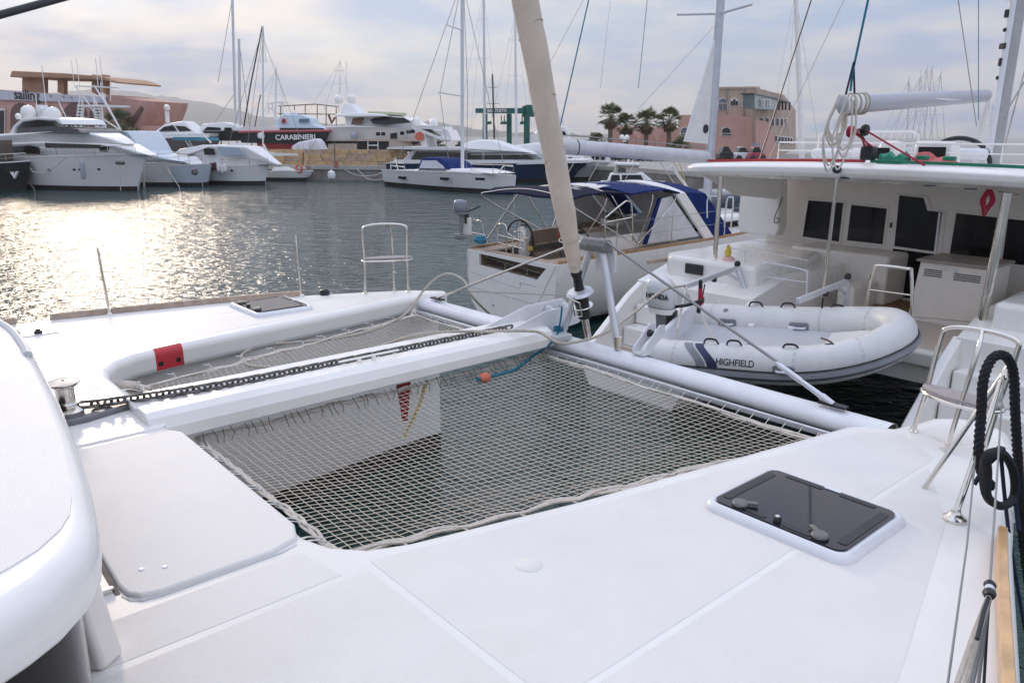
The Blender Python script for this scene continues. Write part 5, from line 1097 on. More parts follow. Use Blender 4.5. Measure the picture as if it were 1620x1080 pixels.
cl_.plate([(160,159),(164,157),(168,160),(166,162)],-.22,'sign_mark',black,d=.03)
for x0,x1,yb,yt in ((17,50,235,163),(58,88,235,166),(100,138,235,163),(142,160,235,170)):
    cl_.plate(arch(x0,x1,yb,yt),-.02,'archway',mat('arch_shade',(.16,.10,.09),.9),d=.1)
for x0,x1,yt in ((-10,8,172),(105,114,185),(128,134,185),(36,44,180)):
    d_=cl_.plate([(x0,230),(x0,yt),(x1,yt),(x1,230)],-.1,'door',frame_w,d=.1); cl_.plate([(x0+2,230),(x0+2,yt+3),(x1-2,yt+3),(x1-2,230)],-.18,'door_pane',dark,d_,d=.05)
for x0,x1 in ((35,70),(91,101),(145,153),(160,168)):
    cl_.side([(x0,146),(x0,118),(x1,119),(x1,150)],.25,'canopy_pier',ochre,y0=1.2)
cl_.side([(15,122),(18,112),(100,116),(163,121),(186,130),(184,132),(160,127),(100,124)],3.2,'roof_canopy',ochre,y0=3.2,bevel=.1)
cl_.side([(168,232),(168,150),(215,158),(234,160),(232,170),(222,200),(214,226),(200,240)],3,'end_wall',pink,y0=3.1)
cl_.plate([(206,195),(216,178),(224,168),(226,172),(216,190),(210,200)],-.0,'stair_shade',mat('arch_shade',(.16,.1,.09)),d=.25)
cl_.side([(222,245),(222,199),(250,199),(250,245)],2,'low_wall',pink2,y0=2)
# ---------------------------------------------------------------- pink building at right
pk=Ship('arcaded_building','salmon pink arcaded harbour building with a beige upper block and roof terrace','building',gp(985,104),gp(1196,92),1.1)
pk.side([(985,240),(985,200),(1075,203),(1075,240)],4,'wing',pink2,y0=5)
for x0,x1 in ((964,984),(989,1007),(1011,1037),(1042,1062)): pk.plate(arch(x0,x1,236,211),.94,'blind_arch',mat('arch_salmon',(.46,.25,.20),.9,var=.1),d=.12)
pk.side([(962,240),(962,200),(986,200),(986,240)],3,'wing',pink2,y0=5)
pk.side([(1073,270),(1073,182),(1160,182),(1197,190),(1197,270)],.6,'wall',pink2,y0=.6)
pk.side([(1116,186),(1116,140),(1194,139),(1194,196)],.5,'upper_wall',beige,y0=1.7); pk.side([(1114.5,141.5),(1114.5,138),(1195.5,137),(1195.5,140)],.65,'parapet',beige,y0=1.7)
for x0,x1,yb,yt in ((1076,1092,215,201),(1141,1157,215,201)):
    w=pk.plate(arch(x0,x1,yb,yt),-.06,'window',frame_w,d=.1); pk.plate(arch(x0+1,x1-1,yb-4.5,yt+1),-.14,'pane',dark if x0>1100 else glassf,w,d=.06); pk.plate([(x0+1,yb-3),(x1-1,yb-3),(x1-1,yb-1),(x0+1,yb-1)],-.14,'pane',dark,w,d=.06)
for x0,x1 in ((1097,1108),(1076,1090)): pass
pk.plate(arch(1098,1110,216,201),-.03,'blind_arch',mat('arch_salmon',(.46,.25,.2)),d=.06)
for x0,x1,yb,yt,m_ in ((1137,1154,254,236,dark),(1159,1178,256,236,gelg),(1083,1100,252,236,dark),(1183,1190,252,237,red)): 
    w=pk.plate(arch(x0,x1,yb,yt),-.04,'archway',m_,d=.08)
for x0,x1,yb,yt in ((1136,1151,176,155),): 
    w=pk.plate(arch(x0,x1,yb,yt),1.14,'window',frame_w,d=.1); pk.plate(arch(x0+1,x1-1,yb-14,yt+1),1.06,'pane',glassf,w,d=.06); pk.plate([(x0+1,yb-12),(x0+7,yb-12),(x0+7,yb-1),(x0+1,yb-1)],1.06,'pane',glassf,w,d=.06); pk.plate([(x0+8,yb-12),(x1-1,yb-12),(x1-1,yb-1),(x0+8,yb-1)],1.06,'pane',glassf,w,d=.06)
for x0,x1 in ((1155,1169),(1174,1188)):
    w=pk.plate(arch(x0,x1,168,155),1.14,'window',frame_w,d=.1)
    for k in range(3): a_=x0+.8+k*(x1-x0-1.6)/3; b_=a_+(x1-x0-1.6)/3-.8; pk.plate([(a_,167),(a_,160 if k!=1 else 157),(b_,160 if k!=1 else 157),(b_,167)],1.06,'pane',dark,w,d=.06)
for x in (1150,1177): pk.tubes([[(x,140),(x-.5,186)]],.07,'downpipe',mat('pipe_grey',(.3,.28,.26),.7),yo=1.1)
p=pk.p3(1148,229,-.1)
# right-hand return facade
rt_=Ship('arcaded_building_return','beige and pink end wing of the arcaded building with rows of narrow windows','building',gp(1197,91.8),gp(1259,116),1.1)
rt_.side([(1197,262),(1197,140),(1240,150),(1259,175),(1259,236)],.25,'wall',beige,y0=.25)
rt_.side([(1196,262),(1196,189),(1215,193),(1232,236),(1236,250)],.1,'lower_wall',pink2,y0=-.12)
for k in range(6):
    x=1203+k*9.6-k*k*.35; w=rt_.plate(arch(x,x+5.2-k*.35,200-k*.2,185+k*.4),-.05,'window',frame_w,d=.08); rt_.plate(arch(x+.8,x+4.4-k*.35,199-k*.2,186.5+k*.4),-.12,'pane',dark,w,d=.05)
for k in range(6):
    x=1227+k*5.3-k*k*.12; w=rt_.plate(arch(x,x+3.4,230-k*.3,214+k*.6),-.05,'window',frame_w,d=.08); rt_.plate(arch(x+.6,x+2.8,229-k*.3,215.5+k*.6),-.12,'pane',dark,w,d=.05)
tr_box=rt_.side([(1194,172),(1194,149),(1218,151),(1229,154),(1229,174)],.6,'roof_terrace_glazing',mat('terrace_glass',(.20,.26,.26),.2,var=.15,vscale=.8),y0=-.5)
for x0,x1 in ((1202,1210),(1211,1219)): rt_.plate([(x0,170),(x0,157),(x1,157),(x1,170)],-1.14,'terrace_window',frame_w,d=.06); rt_.plate([(x0+1,169),(x0+1,158),(x1-1,158),(x1-1,169)],-1.2,'pane',glassf,d=.04)
rt_.side([(1192,149),(1192,147.5),(1230,155),(1251,162),(1251,163.5)],.7,'terrace_roof',hw_k,y0=-.5)
for x in (1232,1238,1243,1249): rt_.tubes([[(x,158+(x-1232)*.3),(x,174)]],.12,'terrace_post',hw_k,yo=-1)
rt_.plate([(1192,238),(1192,226),(1203,226),(1203,238)],-.3,'notice_board',mat('board_grey',(.32,.30,.34),.7,var=.5,vscale=3),d=.1)
rt_.side([(1196,146),(1197,140),(1213,143),(1217,150)],1,'stair_head',mat('roof_red',(.42,.22,.18),.9,var=.2),y0=5)
# ---------------------------------------------------------------- palms
trunkm=mat('palm_trunk',(.16,.11,.08),.95,var=.4,vscale=3,bump=.6,bscale=8); frond=mat('palm_green',(.125,.14,.06),.7,var=.5,vscale=1.2); deadf=mat('palm_dead',(.15,.10,.05),.9,var=.4,vscale=2)
def palm(px,D,ytop,ybase,label,spread=1.5,skirt=1.0,grp='palm trees before the pink wing'):
    b=gp(px,D,1.1); zt=atd(px,ytop,D).z; H=zt-1.1-spread*.75
    t=thing('palm_tree',label,'palm tree',b,random.uniform(0,6),grp)
    k=MB(); k.tube([(0.04*math.sin(i),.04*math.cos(i*2),H*i/10) for i in range(11)],[.30-.011*i+.015*(i%2) for i in range(11)],9); k.build('trunk',trunkm,t)
    for nm,n,m_,e0,e1 in (('crown',46,frond,-.35,1.35),('dead_skirt',int(34*skirt),deadf,-1.35,-.55)):
        mb=MB()
        for i in range(n):
            a=random.uniform(0,6.283); el=random.uniform(e0,e1); ln=spread*random.uniform(.45,.8)*(1 if nm=='crown' else .6)
            d=Vector((math.cos(a)*math.cos(el),math.sin(a)*math.cos(el),math.sin(el))); o=Vector((0,0,H+.1)); tip=o+d*ln
            mb.tube([o,tip],.018,3)
            sd=d.cross(Vector((0,0,1))).normalized(); up=sd.cross(d)
            for q in range(11):
                g=(-1+2*q/10)*1.25; dr=(d*math.cos(g)+sd*math.sin(g)); L_=spread*(.5 if nm=='crown' else .38)*random.uniform(.8,1.15); e=tip+dr*L_-Vector((0,0,L_*.28*abs(math.sin(g))+L_*.15)); w=up.cross(dr).normalized()*.045
                mb.add([tip-w,tip+w,(tip+e)/2+w*1.2+Vector((0,0,.04)),e,(tip+e)/2-w*1.2+Vector((0,0,.04))],[(0,1,2,3,4)])
        mb.build(nm,m_,t,smooth=0)
palm(965,86,169,240,'tallest and leftmost of the four fan palms before the pink wing',1.6); palm(990,88,184,240,'second fan palm from the left, shorter and thicker skirted',1.5,1.3); palm(1022,87,177,240,'third fan palm from the left, before the middle blind arch',1.6); palm(1058,86,176,240,'rightmost fan palm, beside the corner of the pink building',1.55,1.2)
palm(943,84,214,242,'low young palm left of the four fan palms',1.1,.2,'low palms on the quay'); palm(1076,80,221,246,'low bushy palm in front of the pink building corner',1.6,.2,'low palms on the quay'); palm(190,80,178,236,'small palm in front of the club building end wall',1.6,.6,'palms by the club'); palm(206,76,205,238,'low palm beside the club building end wall, nearest the boats',1.2,.3,'palms by the club')
# hedge and shrubs along the right quay
def bush(px0,px1,D,y0,y1,label):
    a,b=gp(px0,D),gp(px1,D); t=thing('hedge',label,'hedge',(a+b)/2); mb=MB(); zt=atd(px0,y0,D).z; zb=1.1
    for k in range(int((b-a).length*260)):
        f=random.random(); q=a+(b-a)*f-(a+b)/2; h=(zt-zb)*(.75+.25*math.sin(f*23)+.12*math.sin(f*61)); z=random.random()**.6*h
        q=q+Vector((random.gauss(0,.1),random.uniform(-.9,.9),z)); d=Vector((random.uniform(-1,1),random.uniform(-1,1),random.uniform(-.2,1))).normalized()*.28; s_=d.orthogonal().normalized()*.10; mb.add([q-s_,q+s_,q+d],[(0,1,2)])
    mb.build('foliage',mat('hedge_green',(.035,.05,.02),.8,var=.5,vscale=1),t,smooth=0)
    st_=MB(); L_=(b-a)
    for k in range(max(2,int(L_.length/2))): q=a+L_*(k+.5)/max(2,int(L_.length/2))-(a+b)/2; st_.tube([q,q+Vector((.1,0,(zt-zb)*.7))],.05,5)
    st_.build('stems',trunkm,t)
bush(955,1078,80,236,258,'dark evergreen hedge along the far quay below the palms'); bush(690,800,88,228,240,'dark shrubs under the green boat hoist'); bush(215,262,82,232,246,'low shrubs at the foot of the club building')
# ---------------------------------------------------------------- boats at the left quay
y1=Ship('motor_yacht','large white flybridge motor yacht with twin satellite domes, moored at far left','motor yacht',wat(-70,288.5),wat(212,301))
y1.hull([(-70,249),(60,248),(150,246),(233,243)],4.8,hw_w,rake=.07)
HB=2.35
y1.side([(-60,249),(-58,232),(12,226),(60,224),(120,226),(160,229),(186,240),(204,247)],1.95,'deckhouse',hw_w,1.7,bevel=.12,tp=.55)
y1.side([(-50,228),(-40,214),(25,210),(70,208),(118,210),(142,219),(162,229)],2.15,'flybridge',hw_w,1.75,bevel=.15,seg=3,tp=.6)
y1.plate([(6,243),(9,237),(20,232),(44,230),(60,233),(63,244)],-1.97,'side_window',glassw,y1=-1.86); y1.plate([(70,226),(155,229),(158,235),(73,234)],-1.97,'side_window',glassw,y1=-1.93); y1.plate([(157,229),(172,231),(171,241),(158,240)],-1.75,'windscreen',glassw)
y1.side([(25,211),(30,203),(75,200),(120,204),(129,211)],1.7,'fly_windscreen',glassd,1.5)
y1.side([(12,216),(20,200),(33,188),(60,185),(92,188),(100,197),(96,198),(88,192),(60,190),(36,193),(26,202),(20,216)],1.6,'radar_arch',hw_w,bevel=.05)
y1.dome(45,178,.48,-.7); y1.dome(84,181,.48,-.7); y1.dome(29,184,.2,-.6,name='antenna_dome'); y1.side([(55,187),(58,166),(62,166),(70,187)],.3,'radar_mast',hw_w); y1.side([(58,175),(58,172),(74,172),(74,175)],.15,'radar_scanner',hw_w,y0=-.4)
y1.tubes([[(92,160),(113,202)],[(58,185),(57,150)],[(75,186),(66,104)]],.03,'whip_aerial',hw_w)
y1.ports([(54,270),(60,269.5),(77,269),(117,268.5),(126,268.5),(156,268)],-2.05); y1.rail([(20,249),(90,247.5),(150,246.5),(215,244)],-1.9,.55)
p=y1.p3(131,270,-2.45); MB().lathe([(0,-.55),(.12,-.5),(.16,-.3),(.16,.3),(.12,.5),(.03,.56),(0,.62)],p,10).build('fender',mat('fender_grey',(.35,.36,.40),.5),y1.root)
p=y1.p3(189,258,-1.6); MB().box(p.x-.3,p.x+.3,p.y-.1,p.y+.2,p.z-.1,p.z+.12).build('anchor',galv,y1.root,bevel=.08)
y1.tubes([[(45,262),(52,272),(70,274),(90,262),(105,248)]],.03,'hung_line',ropew,yo=-2.45); y1.tubes([[(24,262),(60,306)],[(190,262),(191,302)]],.022,'mooring_line',ropeb,yo=-2.3)
y15=Ship('dark_motor_boat','dark brown hulled boat with its bow cut off by the left edge of the picture','boat',wat(-90,300),wat(30,300)); y15.hull([(-90,262),(0,258),(48,255)],3.2,hw_k,rake=.1)
y15.plate([(17,272),(20,272),(23,279),(26,271),(29,271),(24,283)],-1.0,'hull_mark',gel,d=.2); y15.side([(-60,258),(-50,225),(-10,222),(-6,250),(-8,257)],1.0,'cabin',mat('cabin_brown',(.2,.15,.12),.5),1.0); y15.rail([(-30,259),(10,257),(42,255)],-1.3,.5)
y2=Ship('sport_fishing_boat','white sport fishing boat with a tall tubular tuna tower','boat',wat(105,286),wat(272,294)); y2.hull([(105,262),(200,260),(288,256)],4.2,hw_w,rake=.08)
y2.side([(128,256),(131,207),(194,207),(206,225),(214,240),(240,250),(262,257)],1.7,'cabin',hw_b,1.4,bevel=.1,tp=.5); y2.plate([(196,212),(203,224),(209,238),(186,238),(180,214)],-1.66,'cabin_window',mat('tinted_pale',(.32,.38,.44),.25),y1=-1.45)
tw=[[(119,206),(127,150)],[(127,206),(131,150)],[(156,207),(147,150)],[(192,207),(158,150)],[(200,222),(162,152)],[(127,150),(162,152)],[(124,168),(168,168)],[(131,150),(150,180),(192,207)],[(147,150),(170,207)],[(120,136),(150,137),(158,150)],[(120,136),(127,150)]]
y2.tubes(tw,.05,'tower_leg',hw_w,yo=-.9,n=6); y2.tubes([[(a[0]-0,a[1]) for a in p] for p in tw],.05,'tower_leg',hw_w,yo=.9,n=6)
y2.side([(122,169),(122,166),(168,166),(168,169)],.95,'tower_platform',hw_w); y2.side([(120,137),(120,135),(152,136),(152,138)],.9,'tower_sunshade',hw_w)
for x0,x1 in (((118,124),(128,133)),((152,148),(165,161))):
    y2.tubes([[(x0[0],206),(x0[1],168)],[(x1[0],206),(x1[1],168)]],.045,'ladder_rail',hw_w,yo=-1.0)
    for k in range(9): t=k/8; y2.tubes([[(x0[0]+(x0[1]-x0[0])*t,206-38*t),(x1[0]+(x1[1]-x1[0])*t,206-38*t)]],.04,'ladder_rung',hw_w,yo=-1.0)
y2.tubes([[(118,140),(113,96)],[(126,140),(121,92)],[(156,145),(151,92)],[(163,150),(158,88)],[(175,160),(175,122)]],.025,'outrigger',hw_w); y2.rail([(215,259),(250,258),(284,256)],-1.5,.6)
y2.tubes([[(226,262),(230,305)],[(229,262),(226,303)]],.03,'mooring_line',ropew,yo=-2.2)
y3=Ship('motor_launch','pale blue hulled launch lying between the fishing boat and the cabin cruiser','boat',wat(235,287),wat(312,294)); y3.hull([(235,264),(280,262),(324,260)],3.6,hw_b,rake=.1)
y3.side([(240,262),(243,248),(268,247),(282,258),(296,262)],1.1,'cabin',hw_w,.9,bevel=.08,tp=.5); y3.plate([(246,258),(248,251),(266,250),(274,258)],-1.1,'cabin_window',glassf,y1=-.98); y3.rail([(265,262),(300,261.5),(320,260)],-1.0,.6); y3.tubes([[(262,262),(290,306)]],.022,'mooring_line',ropew,yo=-1.8)
p=y3.p3(308,272,-1.2); MB().lathe([(0,-.25),(.2,-.15),(.22,0),(.15,.2),(0,.25)],p,10).build('anchor',galv,y3.root)
y4=Ship('cabin_cruiser','white cabin cruiser with bunched fenders and sloping windscreen, left of the small sloop','cabin cruiser',wat(295,288),wat(410,291.5)); y4.hull([(295,264),(350,263),(425,261)],3.4,hw_w,rake=.06)
y4.side([(276,244),(296,232),(316,230),(342,230),(380,232),(418,258),(424,262),(296,263),(296,245)],1.45,'cabin',hw_w,1.15,bevel=.1,tp=.5); y4.side([(274,243),(282,236),(318,229),(330,232),(300,244)],1.4,'flybridge',hw_w,1.2,bevel=.06)
y4.plate([(294,254),(295,245),(308,245),(312,254)],-1.47,'side_window',glassw,y1=-1.36); y4.plate([(320,235),(336,235),(341,245),(324,245)],-1.32,'side_window',glassw,y1=-1.22); y4.plate([(342,232),(378,234),(386,246),(350,245)],-1.28,'windscreen',mat('tinted_pale',(.45,.50,.54),.25),y1=-1.18)
y4.tubes([[(288,214),(300,232)],[(293,212),(304,231)],[(250,218),(330,216)],[(322,214),(334,226)]],.06,'radar_arch',hw_w,yo=-.8); y4.side([(272,222),(274,217),(309,217),(311,223)],1.2,'awning',mat('awning_teal',(.06,.20,.26),.8),y0=0); y4.rail([(350,262),(395,261.5),(424,260)],-1.0,.45)
for k,(x,y,m_) in enumerate(((324,270,red),(335,264,mat('fender_maroon',(.12,.03,.04),.5)),(340,263,mat('fender_maroon',(.12,.03,.04))),(346,266,hw_w),(352,268,hw_w),(356,266,hw_w))):
    p=y4.p3(x,y,-1.85); MB().lathe([(0,-.3),(.12,-.24),(.15,0),(.12,.24),(0,.3)],p,10).build('fender',m_,y4.root)
y4.ports([(326,271),(366,270)],-1.5); y4.side([(365,233),(365,226),(400,228)],.02,'bow_cover',hw_w,y0=.3)
y5=Ship('sloop','small white sloop with an orange lifebuoy, moored against the stone quay','sailing boat',wat(412,285),wat(487,286)); y5.hull([(412,271),(450,270.5),(496,270)],1.9,hw_w,rake=.12); y5.side([(428,271),(432,265),(448,264),(462,270)],.5,'cabin',hw_w,.42,bevel=.05)
p=y5.p3(473,267,-.6); MB().tube([p+Vector((.24*math.cos(t),0,.28*math.sin(t))) for t in [k*math.pi/8 for k in range(16)]],.08,7,closed=True).build('lifebuoy',orange,y5.root)
y5.tubes([[(416,270),(416,42)]],.07,'mast',alup,n=8); y5.side([(414,246),(416,228),(422,240),(434,242),(470,243.5),(470,246),(430,247)],.12,'furled_mainsail',canvasw); y5.tubes([[(480,240),(479,262)],[(484,262),(492,275)],[(488,262),(499,284)]],.05,'stern_gear',mat('gear_brown',(.18,.08,.05),.6)); y5.tubes([[(416,44),(390,240)],[(416,60),(494,270)],[(412,100),(417,46),(421,100)],[(416,44),(350,268)]],.018,'stay',wire)
# ---------------------------------------------------------------- white sloop and navy yacht in the centre
y6=Ship('sailing_yacht','white sailing yacht with a blue sprayhood lying in front of the navy motor yacht','sailing yacht',wat(617,290),wat(812,307)); y6.hull([(611,269),(660,270.5),(730,272.5),(816,278)],3.9,hw_w,rake=.01,stern=.9)
y6.side([(652,271),(662,265.5),(745,268),(775,275)],1.15,'coachroof',hw_w,.95,bevel=.06); y6.plate([(661,272),(661,267.5),(703,269),(703,273)],-1.17,'coachroof_window',glassf,y1=-1.06); y6.side([(704,274),(704,268),(744,270),(744,275)],.9,'deck_cover',mat('cover_beige',(.50,.38,.28),.8))
y6.side([(660,267),(661,252),(668,248.5),(690,250),(703,258),(710,268)],1.15,'sprayhood',navy,.85,bevel=.08); y6.plate([(664,266),(665,254),(686,254),(700,263),(703,267)],-1.17,'sprayhood_window',mat('vinyl_far',(.45,.47,.5),.3),y1=-.98)
for x0,x1,y in ((631,641,281),(697,709,282.5),(753,766,283)): y6.plate([(x0,y+2),(x0,y-2),(x1,y-1.6),(x1,y+2.4)],-1.86,'hull_window',glassw,d=.12)
y6.tubes([[(731.5,270),(731,-30)]],.12,'mast',alup,n=8); y6.tubes([[(694,146),(731,152)],[(706,39),(731,48)]],.05,'spreader',alu,yo=-.5); y6.tubes([[(731,-30),(696,148),(712,272)],[(731,-30),(800,274)],[(733,-30),(740,150),(738,272)],[(731,-30),(625,268)]],.02,'stay',wire,yo=-.3); y6.tubes([[(788,275),(797,262),(812,263)]],.04,'pulpit',steel,yo=-.4)
y6.tubes([[(618,268),(618,256),(640,258),(640,270)],[(618,262),(640,264)],[(625,250),(630,270)]],.04,'pushpit',steel,yo=-1.2); p=y6.p3(616,275,-1.2); MB().tube([p+Vector((.02,0,-.5)),p,p+Vector((0,0,.35))],[.06,.1,.2],8).build('outboard_cover',navy,y6.root); y6.rail([(745,275),(780,276.5),(812,278)],-1.0,.6)
y7=Ship('motor_yacht','long navy hulled motor yacht with a white superstructure behind the white sailing yacht','motor yacht',wat(628,284),wat(905,288)); y7.hull([(614,258),(700,258),(800,258),(932,256)],5.0,hw_n,rake=.1,stern=.9)
y7.side([(622,261),(622,253),(930,253),(932,257.5),(800,261)],2.1,'bulwark',hw_w,2.1); y7.side([(634,256),(652,236),(740,238),(800,240),(838,242),(848,248),(862,256)],2.0,'deckhouse',hw_w,1.75,bevel=.1,tp=.7)
y7.plate([(650,252),(657,240),(696,241),(733,242),(733,254),(654,253)],-2.02,'side_window',glassw,y1=-1.84); y7.plate([(738,242),(762,242),(762,254),(738,254)],-2.02,'side_window',glassw,y1=-1.84); y7.plate([(766,242),(832,244),(846,255),(766,255)],-2.0,'side_window',glassw,y1=-1.82); y7.side([(836,243),(846,244),(862,256),(850,256)],1.75,'windscreen',glassf,1.5)
y7.side([(612,236),(612,233),(640,232),(742,234),(742,238)],2.15,'flybridge_overhang',hw_w); y7.side([(720,236),(736,225),(752,221),(778,222),(800,230),(838,242)],1.9,'roof',hw_w,1.2,bevel=.15,seg=3)
y7.side([(655,205),(664,203),(690,215),(712,219),(716,222),(700,222),(690,219),(672,212),(676,233),(668,233)],1.5,'radar_arch',hw_w,bevel=.03); y7.side([(696,222),(700,205),(708,205),(716,222)],1.4,'radar_arch',hw_w); y7.dome(658,193,.42,-.6); y7.dome(686,195,.36,-.6); y7.side([(650,203),(652,198),(700,200),(702,206)],1.5,'arch_top',hw_w)
y7.rail([(745,257),(800,257),(900,256)],-1.9,.6); p=y7.p3(664,216,-1.7); MB().lathe([(0,-.1),(.35,-.1),(.35,.1),(0,.1)],p,14,Matrix.Rotation(math.pi/2,3,'X')).build('liferaft_disc',orange,y7.root)
y8=Ship('work_boat','grey steel work boat numbered 1726 on its flared bow','boat',wat(800,283),wat(930,284)); y8.hull([(800,252),(880,254),(930,255),(967,256)],4.6,hw_g,rake=.16,stern=.9); y8.side([(800,256),(800,232),(846,226),(905,233),(922,246),(926,254)],1.7,'deckhouse',hw_w,1.5,bevel=.1)
y8.ports([(858,252),(902,251)],-1.72,w=.35,h=.2); y8.side([(876,210),(880,200),(895,200),(902,214),(905,233),(872,231)],1.2,'wheelhouse',hw_w,1.0,bevel=.1); y8.plate([(878,214),(880,208),(893,208),(897,214)],-1.22,'wheelhouse_window',glassw)
p=y8.p3(918,262,-2.0); text('hull_number','1726',black,y8.root,face_frame(p+Vector((0,-.35,0)),(1,.18,0),(0,0,1)),.55,.02); y8.tubes([[(888,200),(887,182)],[(883,190),(893,190)],[(884,186),(892,194)]],.05,'signal_mast',hw_w)
y8b=Ship('fishing_boat','small boat with a red wheelhouse roof behind the grey work boat','boat',wat(925,279),wat(975,280)); y8b.hull([(920,257),(950,257),(978,255)],2.6,hw_w); y8b.side([(932,256),(934,243),(958,243),(960,256)],.9,'wheelhouse',hw_w,.85); y8b.side([(930,244),(931,238.5),(961,238.5),(962,244)],1.05,'wheelhouse_roof',red,bevel=.05)
for x0,x1 in ((936,940),(942,948),(950,957)): y8b.plate([(x0,253),(x0,246),(x1,246),(x1,253)],-.92,'wheelhouse_window',glassw)
y9=Ship('cabin_boat','small white cabin motor boat with dark side windows in front of the right quay','boat',wat(955,296),wat(1042,297)); y9.hull([(950,288),(1000,288),(1052,287)],2.7,hw_w,rake=.08); y9.side([(960,289),(966,275),(1018,274),(1034,287)],1.1,'cabin',hw_w,.9,bevel=.06); y9.plate([(965,287),(968,277),(980,277),(981,287)],-1.12,'cabin_window',glassw,y1=-.95); y9.plate([(984,287),(984,277),(1014,277),(1019,287)],-1.12,'cabin_window',glassw,y1=-.95); y9.side([(1017,275),(1022,275),(1036,286),(1027,286)],.85,'windscreen',glassf,.75)
y9.side([(970,276),(976,261),(1000,259),(1012,262),(1006,276)],.9,'flybridge',mat('canvas_far',(.50,.44,.40),.8),.75,bevel=.06); y9.plate([(977,272),(979,264),(990,266),(990,273)],-.88,'screen',glassf); y9.side([(972,262),(974,258),(1012,259),(1015,263)],.95,'bimini_top',hw_w,bevel=.04); y9.tubes([[(994,259),(994,253)],[(1001,259),(1001,254)]],.07,'aerial',hw_w)
# ---------------------------------------------------------------- boats ashore on the left quay
def props(s,xs,y0,y1):
    for x in xs: s.tubes([[(x-2,y1),(x,y0),(x+3,y1)]],.06,'shore_prop',galv,yo=-1.2)
y10=Ship('flybridge_cruiser','white flybridge cruiser ashore beyond the launch, searchlight on a stubby mast','motor yacht',gp(232,76),gp(330,76),1.1); y10.side([(238,240),(236,217),(300,215),(330,214),(318,240)],1.7,'hull',mat('hull_brown',(.10,.085,.08),.5),1.9); y10.side([(236,217),(236,214),(332,211),(330,216)],1.95,'rub_rail',hw_w)
y10.side([(240,215),(246,206),(258,196),(288,191),(300,202),(314,213)],1.6,'cabin',hw_w,1.2,bevel=.15,seg=3); y10.plate([(251,208),(258,201),(272,198),(280,207)],-1.56,'side_window',glassw,y1=-1.35); y10.plate([(276,199),(292,200),(303,207),(284,208)],-1.52,'side_window',glassw,y1=-1.35); y10.side([(230,218),(232,215),(262,214),(262,218)],1.8,'swim_deck',hw_w); y10.tubes([[(265,194),(264,176)]],.2,'stub_mast',hw_w,n=8); y10.dome(264,170,.28,name='searchlight'); props(y10,(250,285,310),232,244)
y11=Ship('dark_ketch','black hulled motor sailer ashore with two bare masts','sailing boat',gp(308,78),gp(386,78),1.1); y11.side([(322,223),(308,207),(384,208),(384,223)],1.5,'hull',hw_k,1.7); y11.side([(312,208),(320,196),(352,193),(372,198),(384,207)],1.2,'cabin',hw_w,1.0,bevel=.08); y11.plate([(322,206),(328,201),(348,202),(350,206)],-1.2,'side_window',glassw); y11.plate([(355,207),(355,202),(366,202),(367,207)],-1.2,'side_window',glassw)
y11.tubes([[(373,205),(367,-20)],[(379.5,205),(378,62)]],.13,'mast',alu,n=8); y11.tubes([[(370,150),(332,205)],[(367,0),(345,130)],[(378,64),(395,200)]],.025,'stay',wire); props(y11,(325,350,375),222,242)
y11.tubes([[(382,223),(397,132),(415,42)]],.07,'roller_furler',hw_k); y11.tubes([[(395,248),(412,150)]],.05,'whisker_pole',hw_k)
y12=Ship('patrol_boat','black and red hulled patrol boat lettered CARABINIERI with a pale blue wheelhouse','patrol boat',gp(378,74),gp(520,74),1.1); hull12=y12.side([(382,226),(378,210),(470,209),(520,208),(512,228),(470,228)],2.0,'hull',mat('hull_black',(.022,.03,.03),.45,var=.3,vscale=.8),2.2); y12.side([(376,211),(376,207),(522,205),(522,209)],2.35,'rub_rail',mat('tube_red',(.42,.10,.10),.6),bevel=.1)
y12.side([(410,242),(406,224),(500,227),(495,242)],1.9,'red_bottom',mat('bottom_red',(.26,.02,.03),.6,var=.2,vscale=1),1.95); y12.side([(378,207),(378,202),(430,199),(442,203),(442,207)],1.9,'bulwark',hw_w)
wh=y12.side([(430,207),(436,190),(448,178),(452,181),(474,181),(490,187),(494,197),(512,203),(520,206)],1.7,'wheelhouse',mat('pale_blue_paint',(.52,.62,.70),.4,var=.06),1.3,bevel=.08); y12.plate([(473,193.5),(473,188),(489,188),(488,193.5)],-1.66,'wheelhouse_window',mat('slate_glass',(.10,.14,.22),.2),wh,y1=-1.58)
y12.plate(arch(443.5,454.5,195,185),-1.66,'emblem_field',mat('emblem_pale',(.62,.60,.60),.6),wh); y12.plate(arch(446,452,195,188),-1.72,'emblem',mat('emblem_red',(.38,.03,.04),.6),wh,d=.04)
p=y12.p3(468,217.5,-2.25); text('hull_lettering','CARABINIERI',gel,y12.root,face_frame(p+Vector((0,-.12,0)),(1,0,.02),(0,0,1)),.62,.02,bold=.012)
y12.tubes([[(425,180),(424,164)],[(424,164),(446,160)],[(446,160),(447,178)],[(426,170),(437,178)],[(430,162),(436,190)]],.08,'radar_mast',hw_w,n=6); y12.side([(436,163),(436,161),(447,161),(447,163)],.5,'radar_scanner',hw_w); y12.dome(468,178,.2); y12.side([(440,205.5),(440,202.5),(512,203),(512,206)],1.75,'deck_stripe',hw_k); props(y12,(415,450,485),236,246)
p=y12.p3(413,215,-2.4); MB().lathe([(0,-.3),(.28,-.2),(.32,0),(.28,.2),(0,.3)],p,12).build('ball_fender',hw_w,y12.root)
y13=Ship('tarped_boat','boat shrouded in a white tarpaulin beside the patrol boat','covered boat',gp(458,69),gp(524,69),1.1); y13.side([(460,232),(470,225),(500,219),(506,226),(510,236),(522,241),(515,246),(466,245),(461,240)],1.1,'tarpaulin',mat('tarp_white',(.66,.66,.70),.6,var=.12,vscale=1.2,bump=.8,bscale=2),.8,bevel=.15,seg=3)
